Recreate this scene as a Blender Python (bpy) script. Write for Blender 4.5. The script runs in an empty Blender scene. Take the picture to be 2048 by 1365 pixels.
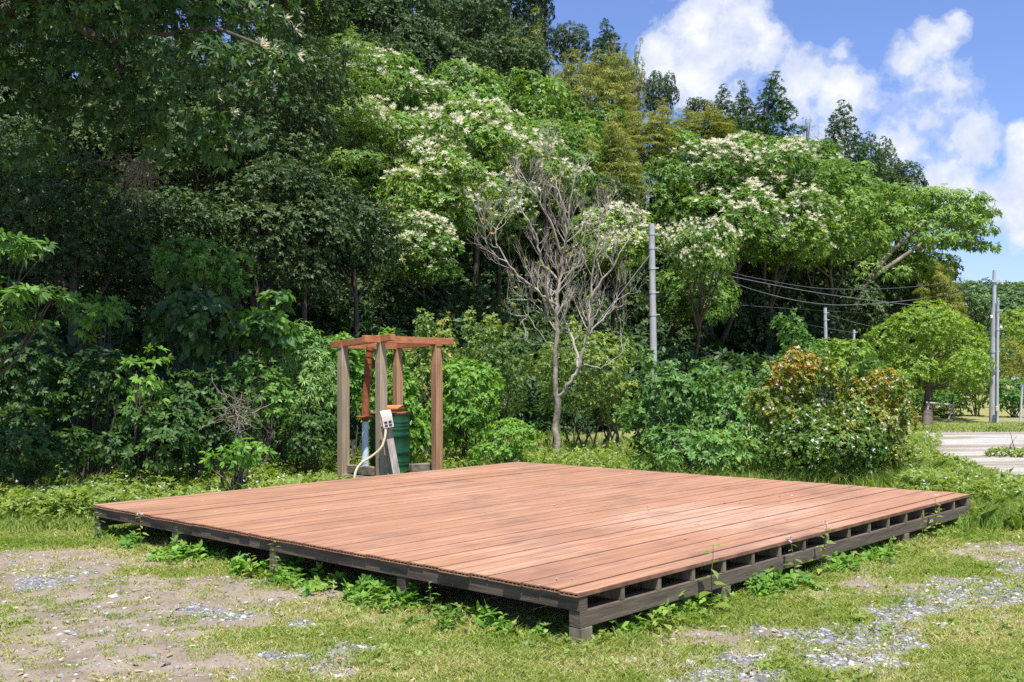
import bpy, math, random
import numpy as np
from mathutils import Vector, Matrix

R_ = math.radians
rng = np.random.default_rng(11)
random.seed(11)
scene = bpy.context.scene
COL = scene.collection

# ------------------------------------------------------------------ camera
F = 2053.0
CAM = np.array([0.0, 0.0, 1.6])
pit = math.atan((748 - 682.5) / F)
rol = 0.00997
fwd = np.array([0, math.cos(pit), math.sin(pit)])
r0 = np.array([1.0, 0, 0]); u0 = np.cross(r0, fwd)
rgt = r0 * math.cos(rol) - u0 * math.sin(rol)
upv = u0 * math.cos(rol) + r0 * math.sin(rol)


def ray(px, py):
    return F * fwd + (px - 1024) * rgt + (682.5 - py) * upv


def at(px, py, d):
    v = ray(px, py)
    return CAM + v * (d / v[1])


def gnd(px, py, z=0.0):
    v = ray(px, py)
    return CAM + v * ((z - CAM[2]) / v[2])


cam_d = bpy.data.cameras.new("camera")
cam_o = bpy.data.objects.new("camera", cam_d)
COL.objects.link(cam_o)
cam_d.sensor_width = 36
cam_d.lens = 36 * F / 2048
cam_d.clip_end = 3000
cam_d.clip_start = 0.05
m = Matrix.Identity(4)
for i in range(3):
    m[i][0] = rgt[i]; m[i][1] = upv[i]; m[i][2] = -fwd[i]; m[i][3] = CAM[i]
cam_o.matrix_world = m
scene.camera = cam_o


# ------------------------------------------------------------------ object helpers
def tag(o, label=None, cat=None, group=None, kind=None):
    if label: o["label"] = label
    if cat: o["category"] = cat
    if group: o["group"] = group
    if kind: o["kind"] = kind
    return o


def empty(name, loc, label, cat, group=None, rz=0.0):
    o = bpy.data.objects.new(name, None)
    o.empty_display_size = 0.2
    COL.objects.link(o)
    o.location = [float(v) for v in loc]
    o.rotation_euler = (0, 0, rz)
    return tag(o, label, cat, group)


def link(name, me, parent=None, mat=None):
    o = bpy.data.objects.new(name, me)
    COL.objects.link(o)
    if mat is not None:
        me.materials.clear(); me.materials.append(mat)
    if parent is not None:
        o.parent = parent
    return o


def mesh_np(name, V, faces, rnd=None, smooth=False):
    """faces: (n,k) int array, constant k"""
    V = np.asarray(V, dtype=np.float32).reshape(-1, 3)
    faces = np.asarray(faces, dtype=np.int32)
    n, k = faces.shape
    me = bpy.data.meshes.new(name)
    me.vertices.add(len(V)); me.vertices.foreach_set("co", V.ravel())
    me.loops.add(n * k); me.loops.foreach_set("vertex_index", faces.ravel())
    me.polygons.add(n); me.polygons.foreach_set("loop_start", np.arange(0, n * k, k, dtype=np.int32))
    if smooth:
        me.polygons.foreach_set("use_smooth", np.ones(n, dtype=bool))
    me.update(calc_edges=True)
    if rnd is not None:
        a = me.attributes.new("rnd", 'FLOAT', 'FACE')
        a.data.foreach_set("value", np.asarray(rnd, dtype=np.float32))
    return me


class MB:
    """collects boxes, tubes and lathes; becomes one mesh"""
    def __init__(self):
        self.v = []; self.f = []; self.r = []; self.sm = []
        self.rand = 0.5

    def add(self, verts, faces, smooth=False):
        b = len(self.v)
        self.v += [tuple(float(c) for c in p) for p in verts]
        for f in faces:
            self.f.append([b + i for i in f]); self.r.append(self.rand); self.sm.append(smooth)

    def box(self, x0, x1, y0, y1, z0, z1):
        self.add([(x0, y0, z0), (x1, y0, z0), (x1, y1, z0), (x0, y1, z0), (x0, y0, z1), (x1, y0, z1), (x1, y1, z1), (x0, y1, z1)],
                 [(0, 3, 2, 1), (4, 5, 6, 7), (0, 1, 5, 4), (1, 2, 6, 5), (2, 3, 7, 6), (3, 0, 4, 7)])

    def obox(self, c, ax, ay, az):
        c = np.array(c, float); ax = np.array(ax, float); ay = np.array(ay, float); az = np.array(az, float)
        P = [c + sx * ax + sy * ay + sz * az for sz in (-1, 1) for sx, sy in ((-1, -1), (1, -1), (1, 1), (-1, 1))]
        self.add(P, [(0, 3, 2, 1), (4, 5, 6, 7), (0, 1, 5, 4), (1, 2, 6, 5), (2, 3, 7, 6), (3, 0, 4, 7)])

    def beam(self, a, b, w, h, up=(0, 0, 1)):
        a = np.array(a, float); b = np.array(b, float)
        d = b - a; L = np.linalg.norm(d); d /= L
        s = np.cross(d, up); s /= np.linalg.norm(s); u = np.cross(s, d)
        self.obox((a + b) / 2, d * L / 2, s * w / 2, u * h / 2)

    def tube(self, pts, rad, sides=8, caps=True):
        pts = np.array(pts, float); n = len(pts)
        rad = np.broadcast_to(np.array(rad, float), (n,))
        t = np.gradient(pts, axis=0); t /= np.linalg.norm(t, axis=1)[:, None] + 1e-9
        ref = np.array([0, 0, 1.0]) if abs(t[0][2]) < .9 else np.array([1.0, 0, 0])
        s = np.cross(t[0], ref); s /= np.linalg.norm(s)
        V = []
        for i in range(n):
            s = s - t[i] * s.dot(t[i]); s /= np.linalg.norm(s) + 1e-9
            w = np.cross(t[i], s)
            for k in range(sides):
                a = 2 * math.pi * k / sides
                V.append(pts[i] + rad[i] * (math.cos(a) * s + math.sin(a) * w))
        Fs = [(i * sides + k, i * sides + (k + 1) % sides, (i + 1) * sides + (k + 1) % sides, (i + 1) * sides + k)
              for i in range(n - 1) for k in range(sides)]
        self.add(V, Fs, True)
        if caps:
            self.add(V[:sides], [tuple(range(sides))[::-1]]); self.add(V[-sides:], [tuple(range(sides))])

    def lathe(self, prof, c=(0, 0, 0), sides=32, smooth=True):
        V = []; n = len(prof)
        for r, z in prof:
            for k in range(sides):
                a = 2 * math.pi * k / sides
                V.append((c[0] + r * math.cos(a), c[1] + r * math.sin(a), c[2] + z))
        Fs = [(i * sides + k, i * sides + (k + 1) % sides, (i + 1) * sides + (k + 1) % sides, (i + 1) * sides + k)
              for i in range(n - 1) for k in range(sides)]
        self.add(V, Fs, smooth)

    def mesh(self, name):
        me = bpy.data.meshes.new(name)
        me.from_pydata(self.v, [], self.f)
        me.polygons.foreach_set("use_smooth", np.array(self.sm, dtype=bool))
        a = me.attributes.new("rnd", 'FLOAT', 'FACE'); a.data.foreach_set("value", np.array(self.r, dtype=np.float32))
        me.update()
        return me

    def build(self, name, mat, parent=None, bevel=0.0):
        o = link(name, self.mesh(name), parent, mat)
        if bevel:
            b = o.modifiers.new("bevel", 'BEVEL'); b.width = bevel; b.segments = 2; b.limit_method = 'ANGLE'
        return o


# ------------------------------------------------------------------ materials
class NT:
    def __init__(self, tree):
        self.t = tree

    def n(self, typ, props=None, **inp):
        nd = self.t.nodes.new(typ)
        for k, v in (props or {}).items():
            setattr(nd, k, v)
        for k, v in inp.items():
            key = int(k[1:]) if k[0] == '_' and k[1:].isdigit() else k.replace('_', ' ')
            s = nd.inputs[key]
            if isinstance(v, bpy.types.NodeSocket):
                self.t.links.new(v, s)
            else:
                s.default_value = v
        return nd

    def ramp(self, fac, stops, interp='LINEAR'):
        nd = self.t.nodes.new('ShaderNodeValToRGB')
        nd.color_ramp.interpolation = interp
        el = nd.color_ramp.elements
        while len(el) < len(stops): el.new(0.5)
        for e, (p, c) in zip(el, stops):
            e.position = p; e.color = (c[0], c[1], c[2], 1) if not isinstance(c, (int, float)) else (c, c, c, 1)
        self.t.links.new(fac, nd.inputs[0])
        return nd.outputs[0]

    def mix(self, fac, a, b, mode='MIX'):
        nd = self.t.nodes.new('ShaderNodeMix'); nd.data_type = 'RGBA'; nd.blend_type = mode
        for s, v in ((nd.inputs[0], fac), (nd.inputs[6], a), (nd.inputs[7], b)):
            if isinstance(v, bpy.types.NodeSocket): self.t.links.new(v, s)
            elif isinstance(v, tuple): s.default_value = v if len(v) == 4 else (*v, 1)
            else: s.default_value = v
        return nd.outputs[2]

    def math(self, op, a, b=0.0, c=None, clamp=False):
        nd = self.t.nodes.new('ShaderNodeMath'); nd.operation = op; nd.use_clamp = clamp
        for s, v in zip(nd.inputs, (a, b, c)):
            if v is None: continue
            if isinstance(v, bpy.types.NodeSocket): self.t.links.new(v, s)
            else: s.default_value = v
        return nd.outputs[0]

    def noise(self, vec, scale, detail=4, rough=.55):
        nd = self.n('ShaderNodeTexNoise', None, Scale=scale, Detail=detail, Roughness=rough)
        if vec is not None: self.t.links.new(vec, nd.inputs['Vector'])
        return nd.outputs[0]

    def coords(self, which='Object', scale=(1, 1, 1)):
        tc = self.t.nodes.new('ShaderNodeTexCoord')
        mp = self.n('ShaderNodeMapping', None, Vector=tc.outputs[which], Scale=scale)
        return mp.outputs[0]


def newmat(name):
    mt = bpy.data.materials.new(name); mt.use_nodes = True
    t = mt.node_tree
    b = next(n for n in t.nodes if n.type == 'BSDF_PRINCIPLED')
    return mt, NT(t), b


def srgb(r, g, b):
    f = lambda c: ((c / 255 + .055) / 1.055) ** 2.4 if c > 10 else c / 255 / 12.92
    return (f(r), f(g), f(b))


GAIN = 1.45


def leaf_mat(name, stops, gain=None, transl=.3, rough=.5, spec=.3, objvar=.25, clump=0.25, cs=.8, tt=(1.5, 1.45, .5, 1)):
    """stops: list of colours from deep to fresh"""
    mt, N, b = newmat(name)
    at_ = N.n('ShaderNodeAttribute', {'attribute_name': 'rnd'}).outputs['Fac']
    oi = N.n('ShaderNodeObjectInfo').outputs['Random']
    geo = N.n('ShaderNodeNewGeometry').outputs['Position']
    nz = N.noise(geo, cs, 2)
    v = N.math('MULTIPLY_ADD', N.math('SUBTRACT', oi, .5), objvar, at_)
    v = N.math('MULTIPLY_ADD', N.math('SUBTRACT', nz, .5), clump * 2, v, clamp=True)
    stops = [tuple(min(.85, c * (gain if gain else GAIN)) for c in st) for st in stops]
    k = len(stops)
    col = N.ramp(v, [(i / (k - 1), c) for i, c in enumerate(stops)])
    L = N.t.links
    L.new(col, b.inputs['Base Color'])
    b.inputs['Roughness'].default_value = rough
    b.inputs['Specular IOR Level'].default_value = spec
    tcol = N.mix(1.0, col, tt, 'MULTIPLY')
    tr = N.n('ShaderNodeBsdfTranslucent', None, Color=tcol)
    ms = N.n('ShaderNodeMixShader', None, Fac=transl, _1=b.outputs[0], _2=tr.outputs[0])
    out = next(n for n in N.t.nodes if n.type == 'OUTPUT_MATERIAL')
    L.new(ms.outputs[0], out.inputs[0])
    return mt


def solid_mat(name, c1, c2, scale=8, rough=.7, stretch=(1, 1, 1), spec=.3, metal=0, bump=.0, bscale=40, detail=5, use_rnd=0.0):
    mt, N, b = newmat(name)
    co = N.coords('Object', stretch)
    nz = N.noise(co, scale, detail, .6)
    if use_rnd:
        at_ = N.n('ShaderNodeAttribute', {'attribute_name': 'rnd'}).outputs['Fac']
        nz = N.math('MULTIPLY_ADD', N.math('SUBTRACT', at_, .5), use_rnd, nz, clamp=True)
    col = N.ramp(nz, [(.3, c1), (.7, c2)])
    N.t.links.new(col, b.inputs['Base Color'])
    b.inputs['Roughness'].default_value = rough
    b.inputs['Specular IOR Level'].default_value = spec
    b.inputs['Metallic'].default_value = metal
    if bump:
        bz = N.noise(co, bscale, 4)
        bp = N.n('ShaderNodeBump', None, Strength=bump, Distance=.01, Height=bz)
        N.t.links.new(bp.outputs[0], b.inputs['Normal'])
    return mt


M = {}
# foliage: albedo values
M['castanopsis'] = leaf_mat('castanopsis_leaf', [(.026, .060, .015), (.060, .118, .023), (.105, .175, .032), (.17, .225, .042)], 1.85)
M['darkleaf'] = leaf_mat('dark_leaf', [(.022, .050, .018), (.040, .082, .026), (.068, .118, .034), (.10, .155, .044)], .95, transl=.2)
M['feather'] = leaf_mat('feathery_leaf', [(.05, .095, .024), (.08, .14, .035), (.12, .185, .045), (.16, .22, .05)], 1.75, transl=.3, spec=.25)
M['bamboo'] = leaf_mat('bamboo_leaf', [(.075, .108, .022), (.13, .16, .03), (.18, .20, .036), (.21, .18, .05)], transl=.35, spec=.3)
M['cedar'] = leaf_mat('cedar_leaf', [(.018, .045, .016), (.034, .075, .022), (.055, .11, .026), (.09, .135, .032)], transl=.15, spec=.2)
M['blossom'] = leaf_mat('cream_blossom', [(.70, .66, .46), (.80, .76, .58), (.85, .82, .68)], 1.0, transl=.3, spec=.1, tt=(1, 1, .95, 1))
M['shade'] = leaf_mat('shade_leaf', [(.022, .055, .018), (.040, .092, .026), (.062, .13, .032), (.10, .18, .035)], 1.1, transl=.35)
M['shrub'] = leaf_mat('shrub_leaf', [(.03, .08, .02), (.06, .14, .03), (.095, .19, .036), (.15, .26, .05)], transl=.35)
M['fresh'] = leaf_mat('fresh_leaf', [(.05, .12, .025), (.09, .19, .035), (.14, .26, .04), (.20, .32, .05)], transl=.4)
M['bluish'] = leaf_mat('bluegreen_leaf', [(.035, .085, .022), (.07, .15, .036), (.115, .215, .05), (.19, .29, .075)], transl=.3)
M['olive'] = leaf_mat('olive_leaf', [(.035, .07, .02), (.07, .12, .03), (.12, .17, .04), (.20, .20, .05), (.30, .17, .06)], 2.0, transl=.35)
M['abelia'] = leaf_mat('abelia_leaf', [(.03, .075, .016), (.055, .125, .02), (.11, .17, .024), (.26, .22, .028), (.44, .16, .035)], 1.35, transl=.3, clump=.3, cs=1.6)
M['white_petal'] = leaf_mat('white_petal', [(.72, .68, .66), (.8, .78, .76)], 1.0, transl=.3, spec=.1, tt=(1, 1, .95, 1))
M['pink_petal'] = leaf_mat('pink_petal', [(.55, .38, .48), (.7, .55, .62)], 1.0, transl=.3, spec=.1, tt=(1, 1, .95, 1))
M['blue_petal'] = leaf_mat('blue_petal', [(.35, .42, .62), (.55, .6, .75)], 1.0, transl=.3, spec=.1, tt=(1, 1, .95, 1))
M['camphor'] = leaf_mat('camphor_leaf', [(.06, .12, .02), (.11, .185, .028), (.17, .25, .036), (.24, .30, .045)], 1.55, transl=.35)
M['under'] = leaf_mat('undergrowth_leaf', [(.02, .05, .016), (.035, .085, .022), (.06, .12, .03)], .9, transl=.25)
M['far'] = leaf_mat('far_leaf', [(.028, .065, .022), (.05, .10, .03), (.08, .14, .04), (.12, .16, .05)], transl=.2, clump=.35, cs=.08)
M['grass'] = leaf_mat('grass_blade', [(.11, .20, .035), (.18, .28, .05), (.25, .33, .075), (.33, .36, .12), (.50, .45, .28)], 1.15, transl=.35, spec=.2, clump=.2, cs=.7)
M['weed'] = leaf_mat('weed_leaf', [(.09, .15, .03), (.15, .22, .045), (.22, .29, .07), (.31, .34, .11)], 1.3, transl=.4)
M['litter'] = leaf_mat('dry_litter', [(.28, .18, .10), (.45, .33, .2), (.6, .52, .4)], 1.0, transl=.1, spec=.1)
M['bark'] = solid_mat('bark', (.045, .037, .03), (.14, .115, .09), 6, .9, (1, 1, .25), bump=.6, bscale=20)
M['pale_bark'] = solid_mat('pale_bark', (.20, .175, .14), (.47, .42, .355), 9, .9, (1, 1, .4), bump=.6, bscale=25)
M['grey_bark'] = solid_mat('mottled_grey_bark', (.10, .082, .062), (.38, .33, .27), 16, .95, (1, 1, .6), bump=.8, bscale=30, detail=8)
M['limb'] = solid_mat('grey_limb', (.12, .10, .075), (.28, .24, .18), 3, .9, (1, 1, .4))
M['stem'] = solid_mat('green_stem', (.08, .11, .03), (.16, .17, .06), 6, .8)
M['culm'] = solid_mat('bamboo_culm', (.12, .15, .05), (.25, .24, .09), 3, .6)

# weathered timbers
M['dark_timber'] = solid_mat('dark_timber', (.048, .036, .026), (.150, .118, .088), 9, .85, (.25, .25, 2.2), bump=.4, bscale=30, detail=7, use_rnd=.5)
M['post_timber'] = solid_mat('post_timber', (.085, .068, .045), (.24, .20, .135), 10, .9, (1.5, 1.5, .25), bump=.4, bscale=30)
M['grey_post'] = solid_mat('grey_post', (.22, .165, .105), (.42, .34, .24), 14, .8, (3, 3, .12), bump=.4, bscale=30, detail=7)
M['brown_post'] = solid_mat('brown_post', (.22, .105, .050), (.45, .27, .15), 10, .75, (3, 3, .15), bump=.3, bscale=30, detail=6)
M['stained_beam'] = solid_mat('stained_beam', (.27, .095, .04), (.46, .20, .09), 7, .7, (1, 1, 2), bump=.3, bscale=25, detail=6)
M['sleeper'] = solid_mat('sleeper_timber', (.055, .045, .035), (.30, .25, .19), 5, .9, (1, 1, 3), bump=.5, bscale=25)
M['pale_timber'] = solid_mat('pale_timber', (.20, .17, .14), (.46, .41, .36), 9, .85, (3, 3, .3), bump=.4, bscale=25)
M['rust'] = solid_mat('rusty_iron', (.13, .035, .015), (.33, .105, .04), 14, .85, bump=.4, bscale=50, detail=8)
M['orange_rust'] = solid_mat('orange_rust', (.35, .11, .03), (.58, .22, .07), 10, .8, bump=.3, bscale=50)
M['galv'] = solid_mat('painted_pipe', (.36, .43, .50), (.62, .68, .74), 5, .6, spec=.4)
M['drum_green'] = solid_mat('drum_green', (.003, .040, .016), (.010, .082, .032), 5, .38, spec=.5)
M['hose'] = solid_mat('cream_hose', (.48, .40, .25), (.62, .54, .36), 10, .6)
M['dirty_box'] = solid_mat('weathered_box', (.38, .32, .28), (.62, .56, .52), 9, .7)
M['black'] = solid_mat('black_plastic', (.015, .015, .015), (.03, .03, .03), 9, .6)
M['concrete'] = solid_mat('concrete_pole', (.28, .28, .29), (.45, .45, .46), 6, .8, (2, 2, .4))
M['steel'] = solid_mat('galvanised_steel', (.36, .39, .42), (.55, .58, .61), 4, .5, (3, 3, .3), metal=.3)
M['porcelain'] = solid_mat('white_porcelain', (.65, .65, .62), (.75, .75, .72), 5, .4)
M['cable'] = solid_mat('grey_cable', (.10, .10, .115), (.17, .17, .19), 4, .6)
M['dark_cable'] = solid_mat('dark_cable', (.05, .05, .055), (.09, .09, .1), 4, .6)
M['stone'] = solid_mat('pale_stone', (.38, .34, .31), (.65, .6, .56), 20, .9, bump=.3)


# deck frame
DZ = .325
N_ = gnd(1158, 1186, DZ); L_ = gnd(183, 1010, DZ); Rr = gnd(1942, 988, DZ)
dx = (Rr - N_)[:2]; DA = np.linalg.norm(dx); dx = dx / DA
dyv = np.array([-dx[1], dx[0]])
DB = float((L_ - N_)[:2].dot(dyv)); DANG = math.atan2(dx[1], dx[0])


def deck_local0(x, y):
    qx = x - N_[0]; qy = y - N_[1]
    return qx * dx[0] + qy * dx[1], qx * dyv[0] + qy * dyv[1]




NB_ = 42
_f = gnd(1420, 1035, DZ); FADE = deck_local0(_f[0], _f[1])
PITCH_INV = NB_ / DB


def deck_mat():
    mt, N, b = newmat('decking_board')
    at_ = N.n('ShaderNodeAttribute', {'attribute_name': 'rnd'}).outputs['Fac']
    co = N.coords('Object')
    streak = N.noise(N.coords('Object', (.8, 26, 1)), 2.0, 7, .65)
    v = N.math('MULTIPLY_ADD', N.math('SUBTRACT', at_, .5),   .09, streak, clamp=True)
    col = N.ramp(v, [(.25, (.275, .134, .075)), (.5, (.365, .186, .108)), (.75, (.47, .285, .185))])
    # bleached pale patches and grey grime, irregular
    pn = N.noise(N.coords('Object', (.55, .9, 1)), .9, 6, .62)
    pale = N.ramp(N.math('MULTIPLY_ADD', N.math('SUBTRACT', at_, .5), .1, pn), [(.52, 0), (.72, 1)])
    pale = N.math('MULTIPLY', pale, N.ramp(streak, [(.35, .15), (.65, .9)]))
    col = N.mix(N.math('MULTIPLY', pale, .7), col, (.56, .36, .25))
    fade = N.n('ShaderNodeVectorMath', {'operation': 'DISTANCE'}, _0=N.coords('Object', (.8, 1, 1)), _1=(FADE[0] * .8, FADE[1], DZ)).outputs['Value']
    fade = N.math('MULTIPLY', N.ramp(N.math('MULTIPLY_ADD', N.math('SUBTRACT', pn, .5), 3.0, fade), [(.5, 1), (1.3, 0)]), N.ramp(streak, [(.35, .25), (.6, 1)]))
    col = N.mix(N.math('MULTIPLY', fade, .5), col, (.56, .40, .30))
    gn = N.noise(N.coords('Object', (.8, 1.5, 1)), 1.4, 6, .65)
    grime = N.math('MULTIPLY', N.ramp(gn, [(.48, 0), (.68, 1)]), N.ramp(streak, [(.4, 1), (.7, .2)]))
    col = N.mix(N.math('MULTIPLY', grime, .7), col, (.17, .10, .075))
    sy = N.n('ShaderNodeSeparateXYZ', None, Vector=N.t.nodes.new('ShaderNodeTexCoord').outputs['Object']).outputs[1]
    fr_ = N.math('FRACT', N.math('MULTIPLY', sy, PITCH_INV))
    ed = N.math('ABSOLUTE', N.math('SUBTRACT', fr_, .5))
    edn = N.math('MULTIPLY_ADD', N.math('SUBTRACT', N.noise(N.coords('Object', (2.5, 30, 1)), 3, 4), .5), .10, ed)
    col = N.mix(N.ramp(edn, [(.42, 0), (.49, .95)]), col, (.12, .058, .040))
    sp = N.noise(co, 40, 3)
    col = N.mix(N.ramp(sp, [(.62, 0), (.75, .35)]), col, (.25, .11, .075))
    N.t.links.new(col, b.inputs['Base Color'])
    b.inputs['Roughness'].default_value = .62
    b.inputs['Specular IOR Level'].default_value = .3
    bz = N.noise(N.coords('Object', (2, 60, 1)), 4, 4)
    bp = N.n('ShaderNodeBump', None, Strength=.25, Distance=.004, Height=bz)
    N.t.links.new(bp.outputs[0], b.inputs['Normal'])
    return mt


M['deck'] = deck_mat()


def ground_mat():
    mt, N, b = newmat('ground_soil')
    tc = N.t.nodes.new('ShaderNodeTexCoord'); P = tc.outputs['Object']
    gr = N.n('ShaderNodeAttribute', {'attribute_name': 'grassy'}).outputs['Fac']
    gv = N.n('ShaderNodeAttribute', {'attribute_name': 'gravel'}).outputs['Fac']
    fo = N.n('ShaderNodeAttribute', {'attribute_name': 'forest'}).outputs['Fac']
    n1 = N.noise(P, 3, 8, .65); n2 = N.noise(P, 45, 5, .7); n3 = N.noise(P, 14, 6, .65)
    dirt = N.ramp(n1, [(.3, (.175, .136, .102)), (.5, (.265, .215, .168)), (.7, (.33, .282, .23))])
    dirt = N.mix(N.ramp(n2, [(.45, 0), (.7, .55)]), dirt, (.13, .095, .065))
    dirt = N.mix(N.ramp(n3, [(.58, 0), (.72, .5)]), dirt, (.42, .36, .29))
    turf = N.ramp(n2, [(.3, (.15, .17, .05)), (.5, (.25, .26, .085)), (.7, (.36, .33, .15))])
    turf = N.mix(N.ramp(n3, [(.5, 0), (.68, .75)]), turf, (.20, .145, .095))
    vor = N.n('ShaderNodeTexVoronoi', None, Scale=42.0)
    N.t.links.new(P, vor.inputs['Vector'])
    vc = N.n('ShaderNodeSeparateColor', None, Color=vor.outputs['Color']).outputs[0]
    grav = N.ramp(vc, [(0, (.15, .15, .155)), (.5, (.27, .27, .275)), (1, (.42, .42, .42))])
    grav = N.mix(N.ramp(vor.outputs['Distance'], [(.35, 0), (.6, .7)]), grav, (.12, .10, .08))
    col = N.mix(gr, dirt, turf)
    gvm = N.ramp(N.math('MULTIPLY_ADD', N.math('SUBTRACT', n3, .5), 1.1, gv), [(.4, 0), (.6, 1)])
    col = N.mix(gvm, col, grav)
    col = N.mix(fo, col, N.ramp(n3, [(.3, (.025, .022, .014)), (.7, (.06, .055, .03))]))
    N.t.links.new(col, b.inputs['Base Color'])
    b.inputs['Roughness'].default_value = .95
    b.inputs['Specular IOR Level'].default_value = .1
    h = N.math('ADD', N.math('MULTIPLY', n2, .6), N.math('MULTIPLY', n1, .6))
    bp = N.n('ShaderNodeBump', None, Strength=.6, Distance=.03, Height=h)
    N.t.links.new(bp.outputs[0], b.inputs['Normal'])
    return mt


M['ground'] = ground_mat()


def road_mat():
    mt, N, b = newmat('gravel_road')
    tc = N.t.nodes.new('ShaderNodeTexCoord'); P = tc.outputs['Object']
    n1 = N.noise(N.coords('Object', (.15, 1, 1)), .9, 5, .6); n2 = N.noise(P, 25, 6, .7); n3 = N.noise(N.coords('Object', (.25, 1, 1)), 2.2, 6, .65)
    c = N.ramp(n2, [(.3, (.24, .225, .205)), (.5, (.40, .38, .355)), (.7, (.55, .53, .50))])
    c = N.mix(N.ramp(n1, [(.46, 0), (.56, .85)]), c, (.24, .19, .135))
    c = N.mix(N.ramp(n3, [(.54, 0), (.64, .9)]), c, (.17, .19, .06))
    N.t.links.new(c, b.inputs['Base Color'])
    b.inputs['Roughness'].default_value = .95; b.inputs['Specular IOR Level'].default_value = .1
    bp = N.n('ShaderNodeBump', None, Strength=.7, Distance=.03, Height=n2)
    N.t.links.new(bp.outputs[0], b.inputs['Normal'])
    return mt


M['road'] = road_mat()

# ------------------------------------------------------------------ light and sky
az = R_(12); el = R_(67)
sdir = Vector((math.sin(az) * math.cos(el), -math.cos(az) * math.cos(el), math.sin(el)))
sl = bpy.data.lights.new("sun", 'SUN'); sl.energy = 5.0; sl.angle = R_(.53); sl.color = (1, .96, .89)
so = bpy.data.objects.new("sun", sl); COL.objects.link(so)
so.rotation_euler = sdir.to_track_quat('Z', 'Y').to_euler(); so.location = (5, -20, 40)

world = bpy.data.worlds.new("World"); scene.world = world; world.use_nodes = True
WN = NT(world.node_tree)
bg = next(n for n in WN.t.nodes if n.type == 'BACKGROUND')
sky = WN.n('ShaderNodeTexSky', {'sky_type': 'NISHITA', 'sun_disc': False, 'sun_elevation': el, 'sun_rotation': math.pi - az,
                                'altitude': 50, 'air_density': 1.0, 'dust_density': .6, 'ozone_density': 2.0})
tc = WN.t.nodes.new('ShaderNodeTexCoord'); G = tc.outputs['Generated']
skyc = WN.mix(1.0, sky.outputs[0], (1.0, 1.06, 1.42, 1), 'MULTIPLY')
CLOUDS = [(1440, 30, 115), (1420, 150, 120), (1520, 130, 95), (1610, 190, 100), (1720, 210, 110), (1810, 150, 85), (1850, 95, 60), (1893, 55, 42),
          (1870, 225, 95), (1800, 290, 110), (1910, 285, 60), (1650, 280, 120), (1500, 260, 120), (1330, 130, 70), (2040, 385, 75), (1960, 400, 70), (1880, 370, 70),
          (2040, 320, 45), (1962, 545, 26), (2020, 265, 30), (2040, 490, 30), (1690, 130, 40), (2140, 430, 130), (1450, -90, 150)]
nz = WN.n('ShaderNodeTexNoise', None, Scale=9.0, Detail=3.0, Roughness=.55, Vector=G).outputs['Color']
off = WN.n('ShaderNodeVectorMath', {'operation': 'MULTIPLY_ADD'}, _0=nz, _1=(.085, .085, .085), _2=(-.0425, -.0425, -.0425)).outputs[0]
GV = WN.n('ShaderNodeVectorMath', {'operation': 'ADD'}, _0=G, _1=off).outputs[0]
dens = None
for (cx, cy, cr) in CLOUDS:
    v = ray(cx, cy); v = v / np.linalg.norm(v)
    d = WN.n('ShaderNodeVectorMath', {'operation': 'DISTANCE'}, _0=GV, _1=tuple(v)).outputs['Value']
    e = WN.math('MULTIPLY_ADD', d, -F / cr * 1.2, 1.0)
    dens = e if dens is None else WN.math('SMOOTH_MAX', dens, e, .25)
fb = WN.noise(G, 14, 10, .62)
fb2 = WN.noise(G, 30, 8, .6)
dn = WN.math('ADD', dens, WN.math('MULTIPLY_ADD', fb, 3.2, -1.66))
cl = WN.ramp(dn, [(.0, 0), (.18, .26), (.50, .78), (.9, 1)], 'EASE')
wisp = WN.ramp(WN.noise(G, 7, 9, .65), [(.58, 0), (.8, .25)])
cl = WN.math('MAXIMUM', cl, wisp)
ccol = WN.ramp(WN.math('ADD', WN.math('MULTIPLY', fb2, .65), WN.math('MULTIPLY', fb, .35)), [(.36, (4.9, 5.3, 6.7)), (.50, (5.9, 6.3, 7.3)), (.62, (7.2, 7.4, 7.7))])
fin = WN.mix(cl, skyc, ccol)
WN.t.links.new(fin, bg.inputs[0])
bg.inputs[1].default_value = .085

scene.view_settings.view_transform = 'Standard'
scene.view_settings.look = 'None'
scene.view_settings.exposure = 0.7
scene.view_settings.gamma = 1.0
cy = scene.cycles
cy.max_bounces = 6; cy.diffuse_bounces = 3; cy.glossy_bounces = 2; cy.transmission_bounces = 3
cy.use_denoising = False
cy.sample_clamp_indirect = 6.0


# ------------------------------------------------------------------ numeric helpers
def vnoise(x, y, seed=0):
    xi = np.floor(x).astype(np.int64); yi = np.floor(y).astype(np.int64)
    xf = x - xi; yf_ = y - yi
    def h(a, b):
        n = (a * 374761393 + b * 668265263 + seed * 974711) & 0x7fffffff
        n = ((n ^ (n >> 13)) * 1274126177) & 0x7fffffff
        return ((n ^ (n >> 16)) & 0xffff) / 65535.0
    u = xf * xf * (3 - 2 * xf); v = yf_ * yf_ * (3 - 2 * yf_)
    return (h(xi, yi) * (1 - u) + h(xi + 1, yi) * u) * (1 - v) + (h(xi, yi + 1) * (1 - u) + h(xi + 1, yi + 1) * u) * v


def fbm(x, y, s, seed=0, o=4):
    t = 0; a = .5; n = 0
    for i in range(o):
        t = t + a * vnoise(x * s, y * s, seed + i); n += a; s *= 2.03; a *= .55
    return t / n


def sstep(a, b, x):
    t = np.clip((x - a) / (b - a), 0, 1)
    return t * t * (3 - 2 * t)


def unit(v):
    return v / (np.linalg.norm(v, axis=-1, keepdims=True) + 1e-9)


def rsphere(n, g):
    return unit(g.normal(size=(n, 3)))


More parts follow.
